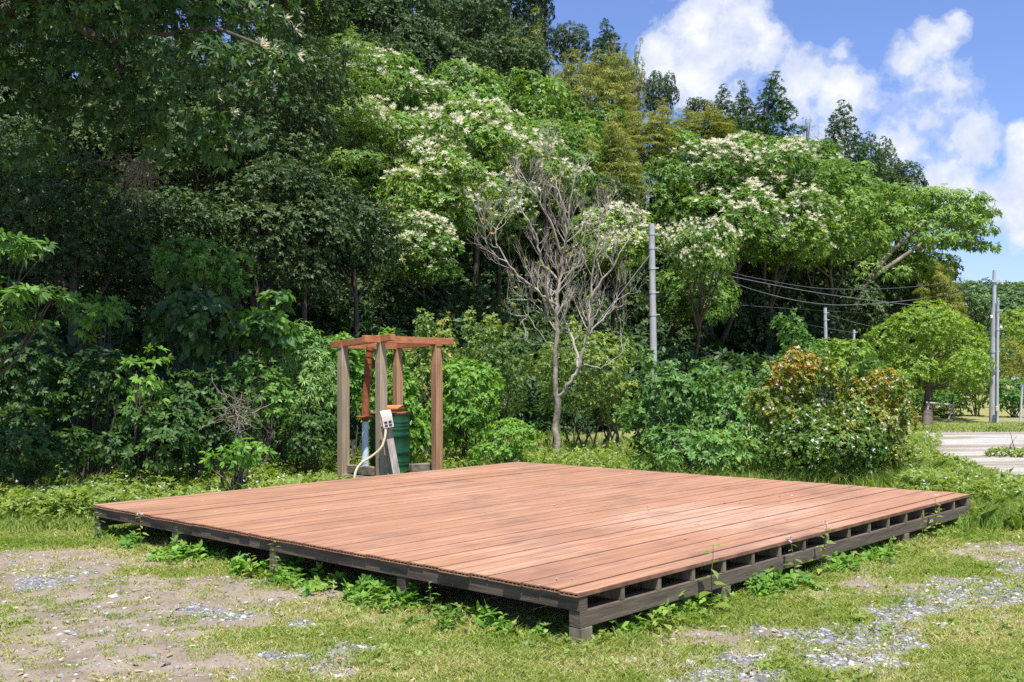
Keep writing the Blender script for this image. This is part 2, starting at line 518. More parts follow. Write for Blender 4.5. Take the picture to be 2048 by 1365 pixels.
# ------------------------------------------------------------------ terrain
def foot(x):
    return np.interp(x, [-60, -12, -6, -3, 0, 3, 7, 12, 18, 24, 32, 60, 400], [11, 14.8, 17.5, 21, 25, 29, 34, 41, 49, 58, 76, 130, 500])


def hill_h(x):
    return np.interp(x, [-60, 0, 6, 14, 22, 30, 45, 80, 400], [17, 17, 15.5, 11, 7.5, 4.5, 2, 1, 0])


def terr(x, y):
    x = np.asarray(x, float); y = np.asarray(y, float)
    s = np.clip((y - foot(x)) / 42.0, 0, 1)
    s = s * s * (3 - 2 * s)
    return hill_h(x) * s + (fbm(x, y, .25, 5) - .5) * 1.2 * np.clip((y - foot(x)) / 6, 0, 1)


def deck_local(x, y):
    qx = x - N_[0]; qy = y - N_[1]
    return qx * dx[0] + qy * dx[1], qx * dyv[0] + qy * dyv[1]


def deck_dist(x, y):
    a, b = deck_local(x, y)
    ox = np.maximum(np.maximum(-a, a - DA), 0); oy = np.maximum(np.maximum(-b, b - DB), 0)
    out = np.hypot(ox, oy)
    ins = np.minimum(np.minimum(a, DA - a), np.minimum(b, DB - b))
    return np.where(ins > 0, -ins, out)


GRAV = [[(2060, 1175), (1900, 1205), (1780, 1240), (1680, 1270)], [(1700, 1290), (1600, 1310), (1480, 1345), (1400, 1365)],
        [(1960, 1165), (2048, 1140)], [(1560, 1350), (1700, 1340), (1800, 1300)], [(600, 1310), (690, 1300), (640, 1340)], [(390, 1215), (470, 1235)], [(60, 1170), (140, 1150)],
        [(560, 1270), (600, 1250)], [(200, 1170), (230, 1165)]]
GRW = [.34, .32, .3, .22, .17, .10, .16, .08, .09]


def segdist(x, y, pts):
    d = np.full(np.shape(x), 1e9)
    for (a, b) in zip(pts[:-1], pts[1:]):
        ab = b - a; t = np.clip(((x - a[0]) * ab[0] + (y - a[1]) * ab[1]) / (ab @ ab + 1e-9), 0, 1)
        d = np.minimum(d, np.hypot(x - a[0] - t * ab[0], y - a[1] - t * ab[1]))
    return d


GRAVW = [np.array([gnd(*p)[:2] for p in g]) for g in GRAV]
DIRT = [(gnd(150, 1140)[:2], 1.3), (gnd(60, 1210)[:2], 1.0), (gnd(330, 1190)[:2], .75), (gnd(420, 1250)[:2], .5), (gnd(150, 1330)[:2], .6), (gnd(640, 1180)[:2], .45),
        (gnd(860, 1250)[:2], .4), (gnd(1480, 1265)[:2], .35), (gnd(60, 1300)[:2], .6), (gnd(1330, 1320)[:2], .3), (gnd(1700, 1180)[:2], .35), (gnd(520, 1330)[:2], .35), (gnd(1960, 1100)[:2], .5)]


def gravel_mask(x, y):
    g = np.zeros(np.shape(x))
    n = fbm(x, y, 3.5, 31, 5) - .5
    for pts, w in zip(GRAVW, GRW):
        g = np.maximum(g, sstep(w * 1.5, w * .45, segdist(x, y, pts) + n * w * 3.2))
    return g * sstep(.28, .46, fbm(x, y, 2.6, 41, 4))


def grass_mask(x, y):
    n = fbm(x, y, 1.1, 3, 5)
    v = (n - .5) * 3.4 + .55
    for c, r in DIRT:
        r = r * 1.18
        v = v - .72 * sstep(r * 1.35, r * .3, np.hypot((x - c[0]) * .75, y - c[1]))
    v = v + .5 * sstep(1.0, .15, np.abs(deck_dist(x, y))) * (deck_dist(x, y) > -.5)
    v = v + .5 * sstep(10.5, 13, y)
    return np.clip(v, 0, 1) * (1 - .8 * gravel_mask(x, y))


# ground sheet
xs = np.concatenate([[-900, -500, -300, -200, -140, -100, -80], np.arange(-64, -8, 1.6), np.arange(-7.5, 9.5, .075), np.arange(10, 70, 1.4), [80, 100, 140, 200, 300, 500, 900]])
ys = np.concatenate([[-400, -100, -40, -12, -3, 2, 3.5], np.arange(4.4, 15.2, .075), np.arange(15.6, 42, .7), np.arange(43, 130, 2.0), [150, 200, 300, 500, 900, 1600]])
gx, gy = np.meshgrid(xs, ys)
gz = terr(gx, gy)
gz = gz + (fbm(gx, gy, 1.3, 77, 4) - .5) * .035 * (1 - sstep(13.5, 15.4, gy))
nxs, nys = len(xs), len(ys)
V = np.stack([gx, gy, gz], -1).reshape(-1, 3)
ii = (np.arange(nys - 1)[:, None] * nxs + np.arange(nxs - 1)[None]).ravel()
Fq = np.stack([ii, ii + 1, ii + nxs + 1, ii + nxs], -1)
gme = mesh_np("ground", V, Fq, smooth=True)
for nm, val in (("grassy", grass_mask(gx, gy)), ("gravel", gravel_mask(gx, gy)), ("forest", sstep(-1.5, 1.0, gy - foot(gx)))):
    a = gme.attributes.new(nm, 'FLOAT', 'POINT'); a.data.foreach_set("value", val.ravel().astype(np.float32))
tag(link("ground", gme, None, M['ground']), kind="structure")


def gz_at(x, y):
    return terr(x, y) + (fbm(np.asarray(x, float), np.asarray(y, float), 1.3, 77, 4) - .5) * .035 * (1 - sstep(13.5, 15.4, np.asarray(y, float)))


# gravel drive on the right
rp = [gnd(1800, 886)[:2], gnd(1835, 902)[:2], gnd(1875, 922)[:2], gnd(1950, 942)[:2], gnd(2048, 962)[:2], gnd(2400, 1000)[:2], (40, 16.5), (40, 28.2), (22, 27.4), (14, 27.6), (11.0, 27.0), (9.4, 24)]
rp2 = []
for a_, b_ in zip(rp, rp[1:] + rp[:1]):
    a_ = np.array(a_[:2], float); b_ = np.array(b_[:2], float); nseg = max(2, int(np.linalg.norm(b_ - a_) / .25))
    for t_ in np.arange(nseg) / nseg:
        q_ = a_ + (b_ - a_) * t_
        w_ = np.array([fbm(q_[0:1] * 1.0, q_[1:2] * 1.0, 1.3, 12)[0], fbm(q_[0:1], q_[1:2], 1.3, 13)[0]]) - .5
        rp2.append(q_ + w_ * np.array([1.6, 1.2]))
mb = MB(); mb.add([(p[0], p[1], .006) for p in rp2], [tuple(range(len(rp2)))])
tag(mb.build("gravel_road", M['road']), kind="structure")


# ------------------------------------------------------------------ leaves
def leaf_arrays(P, D, Nn, L, W, k=4, fold=.12, droop=.0):
    n = len(P); L = np.broadcast_to(L, (n,))[:, None]; W = np.broadcast_to(W, (n,))[:, None]
    S = unit(np.cross(D, Nn)); Nn = np.cross(S, D)
    tip = P + D * L; tip[:, 2] -= (droop * L)[:, 0]
    if k == 4:
        m_ = P + D * L * .45
        V = np.stack([P, m_ + S * W * .5 + Nn * W * fold, tip, m_ - S * W * .5 + Nn * W * fold], 1)
    else:
        a = P + D * L * .28; c = P + D * L * .62; c[:, 2] -= (droop * L * .3)[:, 0]
        V = np.stack([P, a + S * W * .46 + Nn * W * fold, c + S * W * .44 + Nn * W * fold, tip, c - S * W * .44 + Nn * W * fold, a - S * W * .46 + Nn * W * fold], 1)
    return V


def leaf_mesh(name, V, rnd):
    n, k = V.shape[:2]
    return mesh_np(name, V.reshape(-1, 3), np.arange(n * k).reshape(n, k), rnd)


def rosette(tips, axis, k, L, W, spread, droop, g, shape=4, tiprnd=None, lvar=.25, fold=.12):
    n = len(tips)
    T = np.repeat(tips, k, 0); A = np.repeat(axis, k, 0)
    ref = rsphere(n, g); pr = unit(np.cross(axis, ref)); pr2 = np.cross(axis, pr)
    th = (np.arange(k)[None] * (2 * math.pi / k) + g.uniform(0, 6.28, (n, 1)) + g.normal(0, .35, (n, k))).ravel()
    perp = np.repeat(pr, k, 0) * np.cos(th)[:, None] + np.repeat(pr2, k, 0) * np.sin(th)[:, None]
    a = np.clip(g.normal(spread, .25, n * k), .1, 2.2)[:, None]
    D = A * np.cos(a) + perp * np.sin(a)
    D[:, 2] -= droop * g.uniform(.5, 1.4, n * k)
    D = unit(D)
    Nn = A * np.sin(a) - perp * np.cos(a); Nn = unit(Nn * np.sign(Nn[:, 2:3] + 1e-6) + rsphere(n * k, g) * .35)
    LL = L * g.uniform(1 - lvar, 1 + lvar, n * k); WW = W * g.uniform(.8, 1.2, n * k)
    V = leaf_arrays(T + D * (L * .08), D, Nn, LL, WW, shape, fold, droop * .35)
    r = np.clip((np.repeat(tiprnd if tiprnd is not None else g.uniform(0, 1, n), k) * .6 + g.uniform(0, 1, n * k) * .4), 0, 1)
    return V, r


def blob_tips(blobs, dens, g, up=.4, ctr=None, keep_in=.12, outward=.35, shell=(.72, 1.05)):
    """blobs: list of (cx,cy,cz,rx,ry,rz). Returns tips, axis, value per tip"""
    T = []; A = []; Rn = []
    B = np.array(blobs, float)
    C = B[:, :3].mean(0) if ctr is None else np.array(ctr)
    for i, b in enumerate(B):
        area = (b[3] * b[4] + b[3] * b[5] + b[4] * b[5]) * 4
        n = max(6, int(area * dens))
        d = rsphere(n, g)
        p = b[:3] + d * b[3:] * g.uniform(shell[0], shell[1], (n, 1))
        ok = np.ones(n, bool)
        for j, c in enumerate(B):
            if j == i: continue
            q = (((p - c[:3]) / c[3:]) ** 2).sum(1)
            ok &= (q > .62) | (g.uniform(0, 1, n) < keep_in)
        ok &= (d[:, 2] > -.55) | (g.uniform(0, 1, n) < .35)
        d = d[ok]; p = p[ok]
        ax = unit(d / b[3:] * b[3:].mean() + np.array([0, 0, up]) + unit(p - C) * outward)
        T.append(p); A.append(ax); Rn.append(np.clip(g.uniform(0, 1) * .5 + g.uniform(0, .5, len(p)), 0, 1))
    return np.concatenate(T), np.concatenate(A), np.concatenate(Rn)


def make_foliage(name, blobs, mat, g, dens=8, k=8, L=.18, W=.07, spread=1.0, droop=.35, up=.4, shape=4, ctr=None, outward=.35, keep_in=.12, shell=(.72, 1.05), flowers=None, newtip=0.0):
    T, A, rn = blob_tips(blobs, dens, g, up, ctr, keep_in, outward, shell)
    if newtip:   # young coloured growth at the top shoots
        zt = (T[:, 2] - T[:, 2].min()) / (np.ptp(T[:, 2]) + 1e-6)
        rn = np.clip(rn * .5 + newtip * zt ** 2 * g.uniform(.2, 1.4, len(T)), 0, 1)
    V, r = rosette(T, A, k, L, W, spread, droop, g, shape, rn)
    me = leaf_mesh(name, V, r); me.materials.append(mat)
    fl = None
    if flowers:
        pr = np.clip((A[:, 2] - flowers.get('zmin', .25)) * 2, 0, 1) * flowers['p']
        sel = g.uniform(0, 1, len(T)) < pr
        if flowers.get('cs'):
            cs = flowers['cs']; q = np.floor(T / cs).astype(int)
            hsh = ((q[:, 0] * 73856093) ^ (q[:, 1] * 19349663) ^ (q[:, 2] * 83492791)) & 1023
            sel &= (hsh / 1023.0) < flowers.get('cf', .5)
        if sel.sum() == 0: sel[0] = True
        Vf, rf = rosette(T[sel] + A[sel] * flowers.get('lift', .05), A[sel], flowers['k'], flowers['L'], flowers['W'], flowers.get('spread', .7), flowers.get('droop', .1), g, 4)
        fl = leaf_mesh(name + '_flowers', Vf, rf); fl.materials.append(flowers['mat'])
    return me, fl


def trunk_mesh(name, base, top, blobs, g, r0=.22, nlimb=7, sides=7):
    mb = MB(); base = np.array(base, float); top = np.array(top, float)
    h = np.linalg.norm(top - base)
    n = 6; pts = []
    bend = g.normal(0, .05 * h, 3); bend[2] = 0
    for i in range(n + 1):
        t = i / n
        pts.append(base + (top - base) * t + bend * math.sin(t * math.pi))
    rad = [r0 * (1.25 if i == 0 else 1 - .65 * i / n) for i in range(n + 1)]
    mb.tube(pts, rad, sides)
    B = np.array(blobs, float)
    idx = g.permutation(len(B))[:nlimb]
    for i in idx:
        t = g.uniform(.5, .95); j = min(int(t * n), n - 1)
        s = pts[j] + (pts[j + 1] - pts[j]) * (t * n - j)
        e = B[i, :3]
        mid = (s + e) / 2 + np.array([0, 0, -.08 * np.linalg.norm(e - s)]) + g.normal(0, .04, 3) * np.linalg.norm(e - s)
        rr = r0 * (1 - .6 * t) * .6
        P = [s, s * .6 + mid * .4, mid, (mid + e) / 2 + g.normal(0, .03, 3), e]
        mb.tube(P, [rr, rr * .85, rr * .65, rr * .45, rr * .2], max(4, sides - 2), False)
        for q in range(2):
            e2 = e + g.normal(0, .5, 3) * B[i, 3:]
            mb.tube([mid, (mid + e2) / 2 + g.normal(0, .05, 3), e2], [rr * .5, rr * .35, rr * .12], 4, False)
    return mb.mesh(name)


# crown variants of hillside trees, nominal half-width 3 m
def crown_blobs(g, R=3.0, n=24, flat=.85, r=(.75, 1.2), zlow=-.8):
    B = []
    while len(B) < n:
        d = rsphere(1, g)[0]
        if d[2] < zlow: continue
        c = d * R * g.uniform(.45, .8) * np.array([1, 1, flat])
        rr = g.uniform(*r)
        B.append((*c, rr, rr, rr * .8))
    return B


VAR = {}


def add_variant(kind, blobs, mat, g, **kw):
    me, fl = make_foliage(kind + '_crown', blobs, mat, g, **kw)
    VAR.setdefault(kind, []).append((me, fl, blobs))


g = np.random.default_rng(5)
FLW = dict(p=1.2, k=14, L=.20, W=.05, spread=.75, droop=.05, mat=M['blossom'], cs=.62, cf=.58, lift=.17, zmin=.1)
for i in range(4):
    add_variant('castanopsis', crown_blobs(g, n=32), M['castanopsis'], g, dens=7.5, k=8, L=.24, W=.10, droop=.45, flowers=FLW)
for i in range(3):
    add_variant('darkbroad', crown_blobs(g, n=36, r=(.7, 1.1)), M['darkleaf'], g, dens=9, k=8, L=.2, W=.09, droop=.35)
for i in range(2):
    B = []
    for zz in np.linspace(-4.6, 4.6, 15):
        f = np.clip((4.9 - zz) / 9.5, .05, 1); rad = 2.3 * f ** .75
        for q in range(max(1, int(2 + rad * 3.2))):
            a = g.uniform(0, 6.28); rr = rad * g.uniform(.5, 1)
            s = g.uniform(.6, .95) * (.45 + .55 * f)
            B.append((math.cos(a) * rr, math.sin(a) * rr, zz + g.normal(0, .25), s, s, s * .75))
    add_variant('cedar', B, M['cedar'], g, dens=10, k=7, L=.30, W=.075, spread=.8, droop=.25, up=.35)
for i in range(1):
    B = []
    for zz in np.linspace(-3, 3.3, 17):
        f = np.clip((3.5 - zz) / 6.5, .05, 1); rad = 2.2 * f ** .7
        for q in range(max(1, int(2 + rad * 5))):
            a = g.uniform(0, 6.28); rr = rad * g.uniform(.75, 1)
            B.append((math.cos(a) * rr, math.sin(a) * rr, zz + g.normal(0, .12), .5, .5, .42))
    add_variant('cone', B, M['cedar'], g, dens=7, k=7, L=.26, W=.08, spread=.8, droop=.2, up=.5)
for i in range(3):
    B = []
    for c in range(9):
        a = g.uniform(0, 6.28); off = g.uniform(.2, 1.5); lean = g.normal(0, .5, 2); hh = g.uniform(3.0, 5.2)
        for t in np.linspace(0, 1, 8):
            z = -4 + (hh + 4) * t
            w = .75 * math.sin(math.pi * min(1, .18 + .82 * t)) + .15
            x = math.cos(a) * off + lean[0] * t * t * 1.6; y = math.sin(a) * off + lean[1] * t * t * 1.6
            B.append((x + g.normal(0, .2), y + g.normal(0, .2), z, w, w, .65))
    add_variant('bamboo', B, M['bamboo'], g, dens=8.5, k=8, L=.30, W=.055, spread=1.3, droop=.65, up=.3, keep_in=.3)
B = [(*(rsphere(1, g)[0] * np.array([1.6, 1.6, 3.2]) * g.uniform(.3, 1)), .6, .6, .7) for q in range(24)]
add_variant('sparse', B, M['olive'], g, dens=.8, k=4, L=.16, W=.06, spread=1.1, droop=.3)

for i in range(2):
    add_variant('darkfine', crown_blobs(g, n=40, r=(.6, 1.0)), M['darkleaf'], g, dens=20, k=8, L=.125, W=.055, droop=.35)

TREEN = {'darkfine': 'broadleaf_tree', 'castanopsis': 'broadleaf_tree', 'darkbroad': 'broadleaf_tree', 'cedar': 'conifer_tree', 'cone': 'conifer_tree', 'bamboo': 'bamboo_clump', 'sparse': 'bare_tree'}
CATN = {'broadleaf_tree': 'tree', 'conifer_tree': 'conifer', 'bamboo_clump': 'bamboo', 'bare_tree': 'tree', 'flowering_tree': 'tree'}
NOMH = {'darkfine': 2.7, 'castanopsis': 2.6, 'darkbroad': 2.6, 'cedar': 5.2, 'cone': 3.6, 'bamboo': 5.0, 'sparse': 3.4}
NOMW = {'darkfine': 3.0, 'castanopsis': 3.1, 'darkbroad': 3.1, 'cedar': 2.4, 'cone': 2.3, 'bamboo': 2.1, 'sparse': 2.0}
counter = {}


def tree(kind, px, py, d, hw, hh, label, flower=False, group=None, name=None):
    g = np.random.default_rng(int(px * 7 + py * 13 + 1000))
    i = counter.get(kind, 0); counter[kind] = i + 1
    me, fl, blobs = VAR[kind][i % len(VAR[kind])]
    c = at(px, py, d)
    mpp = d / F
    if kind in ('castanopsis', 'darkbroad') and py > 200 and not 1300 < px < 1420 and px < 1760 and d < 58:
        hw *= 1.3; hh *= 1.3
    sx = hw * mpp / NOMW[kind]; sz = hh * mpp / NOMH[kind]
    back = 4.5 if (kind == 'castanopsis' and py >= 390 and d < 46) else 0.0   # edge trees lean out over the clearing
    bz = float(terr(c[0], d + back)) - .3
    bz = min(bz, c[2] - hh * mpp * .6)
    nm = name or ('flowering_tree' if flower else TREEN[kind])
    root = empty(nm, (c[0], d + back, bz), label, CATN[nm], group)
    cr = bpy.data.objects.new('crown', me); COL.objects.link(cr); cr.parent = root
    rz = g.uniform(0, 6.28)
    cr.location = (0, -back, c[2] - bz); cr.scale = (sx, sx, sz); cr.rotation_euler = (0, 0, rz)
    if flower and fl is not None:
        f = bpy.data.objects.new('blossoms', fl); COL.objects.link(f); f.parent = root
        f.location = cr.location; f.scale = cr.scale; f.rotation_euler = cr.rotation_euler
    B = np.array(blobs, float)
    ca, sa = math.cos(rz), math.sin(rz)
    Bt = np.stack([(B[:, 0] * ca - B[:, 1] * sa) * sx, (B[:, 0] * sa + B[:, 1] * ca) * sx - back, B[:, 2] * sz + (c[2] - bz), B[:, 3] * sx, B[:, 4] * sx, B[:, 5] * sz], 1)
    H = c[2] - bz
    if kind == 'bamboo':
        mb = MB()
        for q in range(9):
            tp = Bt[q * 8 + 7, :3]; b0 = Bt[q * 8, :3] * np.array([.6, .6, 0])
            mid = Bt[q * 8 + 4, :3]
            mb.tube([b0, (b0 + mid) / 2, mid, tp], [.05, .045, .035, .012], 5, False)
        link('culms', mb.mesh('culms'), root, M['culm'])
    else:
        tip = (0, -back, H + (hh * mpp * (.85 if kind in ('cedar', 'cone') else .15)))
        link('trunk', trunk_mesh('trunk', (0, 0, 0), tip, Bt, g, r0=max(.06, .035 * hw * mpp + .05), nlimb=9 if kind != 'sparse' else 16), root, M['bark'] if kind != 'sparse' else M['limb'])
    return root


CANOPY = "closed canopy of the hillside wood"
TREES = [
    # dark crowns at the top of the picture
    ('darkbroad', 600, -40, 40, 120, 90, "dark tree crown cut by the top edge above the feathery layered tree", 0),
    ('darkbroad', 735, 10, 44, 120, 90, "dark green crown at the top edge between feathery tree and tall round crown", 0),
    ('darkbroad', 800, 75, 44, 110, 95, "mid green broad crown directly above the uppermost cream blossom", 0),
    ('darkbroad', 930, 60, 52, 115, 110, "tall dark broadleaf crown left of the dark vertical cleft on the slope", 0),
    ('darkbroad', 1000, 120, 52, 85, 100, "dark dense crown just left of the tallest yellow bamboo", 0),
    ('darkbroad', 880, -60, 56, 140, 100, "dark crown at the top edge standing above the tall broadleaf crown", 0),
    ('darkbroad', 1010, -20, 58, 110, 90, "dark crown on the hilltop cut by the top edge beside blue sky", 0),
    ('darkbroad', 1075, 50, 58, 55, 75, "dark crown at the left border of the blue sky", 0),
    ('darkbroad', 1140, 95, 60, 48, 55, "rounded dark crown stepping down right of the hilltop", 0),
    ('cedar', 1212, 108, 60, 50, 70, "dark columnar tree poking above the bamboo at the sky edge", 0),
    # bamboo
    ('bamboo', 1060, 165, 48, 66, 120, "tallest yellow green bamboo plume on the upper slope", 0),
    ('bamboo', 1145, 205, 47, 58, 110, "yellow green bamboo below the stepped dark crown", 0),
    ('bamboo', 1215, 205, 48, 60, 115, "olive brown bamboo in front of the dark columnar tree", 0),
    ('bamboo', 1258, 195, 50, 36, 105, "olive bamboo forming the sky edge left of the ivy clad tree", 0),
    ('bamboo', 1235, 325, 40, 62, 100, "drooping yellow bamboo reaching down mid slope above the utility pole", 0),
    ('bamboo', 1305, 275, 46, 64, 70, "yellow brown bamboo at the foot of the ivy clad tree", 0),
    ('bamboo', 1405, 255, 52, 70, 45, "low brown bamboo in front of the two dark conifers on the ridge", 0),
    ('bamboo', 1890, 605, 50, 48, 80, "olive bamboo at the foot of the far reaching tree beside the pole", 0),
    # ridge
    ('darkbroad', 1318, 190, 58, 40, 58, "narrow ivy clad tree standing alone against the white cloud", 0),
    ('darkbroad', 1398, 215, 63, 34, 24, "small dark round crown on the ridge between ivy clad tree and conifers", 0),
    ('cedar', 1448, 232, 62, 38, 66, "left of two dark green conifers side by side on the ridge", 0),
    ('cedar', 1486, 228, 63, 38, 64, "right of two dark green conifers side by side on the ridge", 0),
    ('cedar', 1545, 235, 60, 66, 96, "tallest bushy cedar rising into the white cloud", 0),
    ('sparse', 1614, 265, 60, 30, 55, "thin wispy tree almost leafless beside the tallest cedar", 0),
    ('cone', 1686, 272, 60, 48, 62, "cone shaped dark conifer alone on the right ridge", 0),
    ('cone', 1740, 312, 61, 34, 42, "small pointed conifer just right of the cone shaped one", 0),
    ('cone', 1772, 325, 61, 34, 46, "outermost small pointed conifer where the ridge falls", 0),
    ('darkbroad', 1800, 375, 58, 62, 55, "dark crown sloping down to the right under the small conifers", 0),
    # mid green canopy
    ('castanopsis', 1105, 270, 46, 85, 70, "green crown right of the flowering slope below the yellow bamboo", 0),
    ('castanopsis', 1190, 285, 47, 62, 55, "green crown tucked below the olive brown bamboo", 0),
    ('darkbroad', 1140, 345, 43, 75, 70, "dark green crown behind the top of the bare dead tree", 0),
    ('castanopsis', 1350, 320, 47, 85, 60, "fresh green crown below the yellow brown bamboo", 0),
    ('castanopsis', 1300, 400, 42, 80, 65, "green crown behind the top of the utility pole on the slope", 0),
    ('castanopsis', 1680, 382, 52, 80, 50, "green crown below the cone shaped conifer", 0),
    ('castanopsis', 1600, 325, 54, 70, 36, "pale green crown in front of the wispy leafless tree", 0),
    ('castanopsis', 1480, 318, 52, 90, 38, "green crown in front of the two ridge conifers", 0),
    ('castanopsis', 1650, 460, 47, 95, 75, "deep green crown left of the far reaching tree", 0),
    ('darkbroad', 1200, 420, 38, 75, 60, "dark crown just left of the utility pole top", 0),
    ('castanopsis', 1390, 575, 36, 105, 85, "green drooping crown just right of the utility pole", 0),
    ('darkbroad', 610, 420, 24, 95, 75, "dim crown in deep shade below the feathery layered tree", 0),
    ('darkbroad', 700, 480, 25, 90, 80, "shaded crown above the wooden frame", 0),
    # flowering
    ('castanopsis', 770, 205, 38, 95, 65, "flowering tree with the uppermost cream blossoms below the tall crown", 1),
    ('castanopsis', 905, 200, 42, 95, 70, "flowering tree at the upper right of the cream slope beside the dark cleft", 1),
    ('castanopsis', 800, 300, 32, 105, 80, "flowering tree at the left edge of the cream slope by the feathery tree", 1),
    ('castanopsis', 930, 300, 35, 110, 80, "richly flowering tree in the middle of the cream slope", 1),
    ('castanopsis', 1015, 320, 37, 85, 65, "flowering tree at the right edge of the cream slope by the dead tree", 1),
    ('castanopsis', 860, 400, 29, 110, 75, "flowering tree low on the slope above the wooden frame", 1),
    ('castanopsis', 970, 410, 31, 80, 60, "flowering tree low on the slope directly left of the dead tree", 1),
    ('castanopsis', 830, 500, 27, 85, 60, "lowest drooping boughs with few blossoms above the green drum", 1),
    ('castanopsis', 1085, 370, 36, 75, 55, "flowering tree showing cream blossom through the dead branches", 1),
    ('castanopsis', 1230, 490, 33, 85, 60, "flowering tree between the dead tree and the utility pole", 1),
    ('castanopsis', 1400, 505, 31, 80, 72, "green boughs with few blossoms hiding the utility pole top", 1),
    ('castanopsis', 1430, 365, 44, 105, 65, "flowering tree at the left end of the cream streak below the ridge", 1),
    ('castanopsis', 1550, 355, 46, 105, 65, "flowering tree at the right end of the cream streak below the ridge", 1),
    ('castanopsis', 1450, 460, 41, 105, 65, "flowering tree above the sagging power lines", 1),
    ('castanopsis', 1570, 465, 43, 95, 65, "flowering tree at the right end of the lower cream streak", 1),
]
for (k, px, py, d, hw, hh, lb, fl) in TREES:
    tree(k, px, py, d, hw, hh, lb, bool(fl))

# further crowns of the same closed wood, between and below those above (nothing tells them apart)
FILL = []
gf = np.random.default_rng(2)
for row, (x0, x1) in {60: (560, 960), 140: (540, 1020), 230: (540, 1010), 320: (540, 1290), 410: (540, 1700), 500: (560, 1800), 580: (560, 1850), 650: (580, 1880)}.items():
    for px in np.arange(x0, x1, 92):
        px = px + gf.normal(0, 20); py = row + gf.normal(0, 14)
        d = 27 + max(px - 700, 0) * .023 + (520 - py) * .032
        if row >= 500: d += 6
        if row < 420 and 1160 < px < 1320: continue
        FILL.append((px, py, d, 98, 82, 'castanopsis' if (px > 660 and 200 < row < 520) or (px > 1250 and row == 500) else 'darkbroad'))
for row in (0, 170, 340, 490):
    for px in np.arange(-40, 560, 185):
        FILL.append((px + gf.normal(0, 25), row + gf.normal(0, 20), 20.5 + (520 - row) * .012 + gf.normal(0, .6) + px * .004, 210, 170, 'darkfine'))
for (px, py, d, hw, hh, kd) in FILL:
    tree(kd, px, py, d, hw, hh, "green crown filling a gap in the hillside canopy", False, "crowns filling the hillside canopy")


# ------------------------------------------------------------------ trees with their own layout
def px_blobs(lst, d, g, flat=.45, dj=.6, rel=None):
    B = []
    for (px, py, hw, *o) in lst:
        hh = o[0] if o else hw * flat
        dd = d + g.normal(0, dj)
        p = at(px, py, dd); s = dd / F
        B.append((*p, hw * s, hw * s, hh * s))
    return B


def own_tree(name, label, cat, base, blobs, mat, g, trunk_paths=None, r0=.2, nl=9, barkm=None, group=None, **kw):
    base = np.array(base, float)
    root = empty(name, base, label, cat, group)
    B = [tuple(np.array(b[:3]) - base) + tuple(b[3:]) for b in blobs]
    me, fl = make_foliage('crown', B, mat, g, **kw)
    link('crown', me, root)
    if fl is not None: link('blossoms', fl, root)
    if trunk_paths:
        mb = MB()
        for pts, rad in trunk_paths:
            mb.tube([np.array(p) - base for p in pts], np.linspace(rad[0], rad[1], len(pts)), 8, False)
        bb = np.array(B)
        allp = np.concatenate([np.array(p) - base for p, _ in trunk_paths])
        for b in (bb if len(bb) < 60 else []):
            q = allp[np.argmin(((allp - b[:3]) ** 2).sum(1) + (allp[:, 2] > b[2]) * 1.5)]
            mid = (q + b[:3]) / 2 + g.normal(0, .08, 3)
            rr = min(.05, trunk_paths[0][1][0] * .22) * (.35 if len(B) > 60 else 1)
            mb.tube([q, mid, b[:3]], [rr, rr * .6, rr * .2], 5, False)
        link('trunk', mb.mesh('trunk'), root, barkm or M['limb'])
    else:
        ctr = np.array(B)[:, :3].mean(0)
        link('trunk', trunk_mesh('trunk', (0, 0, 0), ctr, B, g, r0, nl), root, barkm or M['bark'])
    return root


g = np.random.default_rng(21)
# feathery layered tree
fb_l = [(640, 55, 85, 28), (590, 105, 70, 24), (690, 100, 80, 24), (640, 150, 95, 26), (560, 190, 60, 22), (720, 165, 75, 24), (600, 215, 80, 26), (690, 225, 95, 26),
        (560, 265, 70, 24), (650, 280, 90, 26), (740, 250, 60, 22), (610, 330, 80, 24), (700, 325, 80, 24), (660, 370, 70, 22), (740, 300, 60, 22), (590, 380, 60, 20), (640, 20, 60, 22)]
bs = at(640, 640, 31); bs[2] = float(terr(bs[0], 31)) - .3
own_tree('feathery_tree', 'tall feathery tree with fine layered light green foliage on the left slope', 'tree', bs, px_blobs(fb_l, 30, g, dj=.7), M['feather'], g,
         r0=.22, nl=12, dens=16, k=8, L=.16, W=.04, spread=1.25, droop=.3, up=.8, keep_in=.4, shell=(.3, 1.05))
# far reaching tree on the right
big = [(1900, 425, 75, 24), (1860, 445, 75, 24), (1945, 462, 48, 14), (1925, 405, 60, 20), (1760, 430, 75, 30), (1815, 450, 60, 24), (1740, 470, 70, 30), (1790, 545, 60, 34), (1850, 530, 60, 26), (1720, 545, 70, 36), (1880, 480, 60, 20), (1830, 420, 70, 24), (1700, 420, 75, 30), (1775, 395, 75, 26), (1850, 395, 70, 24), (1915, 398, 55, 18), (1950, 425, 42, 13), (1890, 440, 65, 20), (1960, 490, 34, 9), (1915, 485, 52, 13),
       (1690, 510, 60, 30), (1935, 445, 45, 11), (1880, 550, 40, 14), (1640, 540, 60, 30), (1975, 498, 22, 7), (1975, 428, 22, 7)]
d = 52
b0 = at(1690, 690, d); b0[2] = float(terr(b0[0], d)) - .3
tp = [([b0, at(1700, 640, d - 1), at(1730, 570, d - 1.4), at(1780, 505, d - 1.5), at(1830, 460, d - 1.2), at(1870, 425, d - .6)], (.20, .07)),
      ([at(1735, 562, d - 1.4), at(1790, 525, d - 1.6), at(1840, 490, d - 1.4), at(1900, 450, d - .6)], (.13, .05)),
      ([at(1715, 600, d), at(1700, 520, d + .5), at(1690, 440, d + .5)], (.15, .05))]
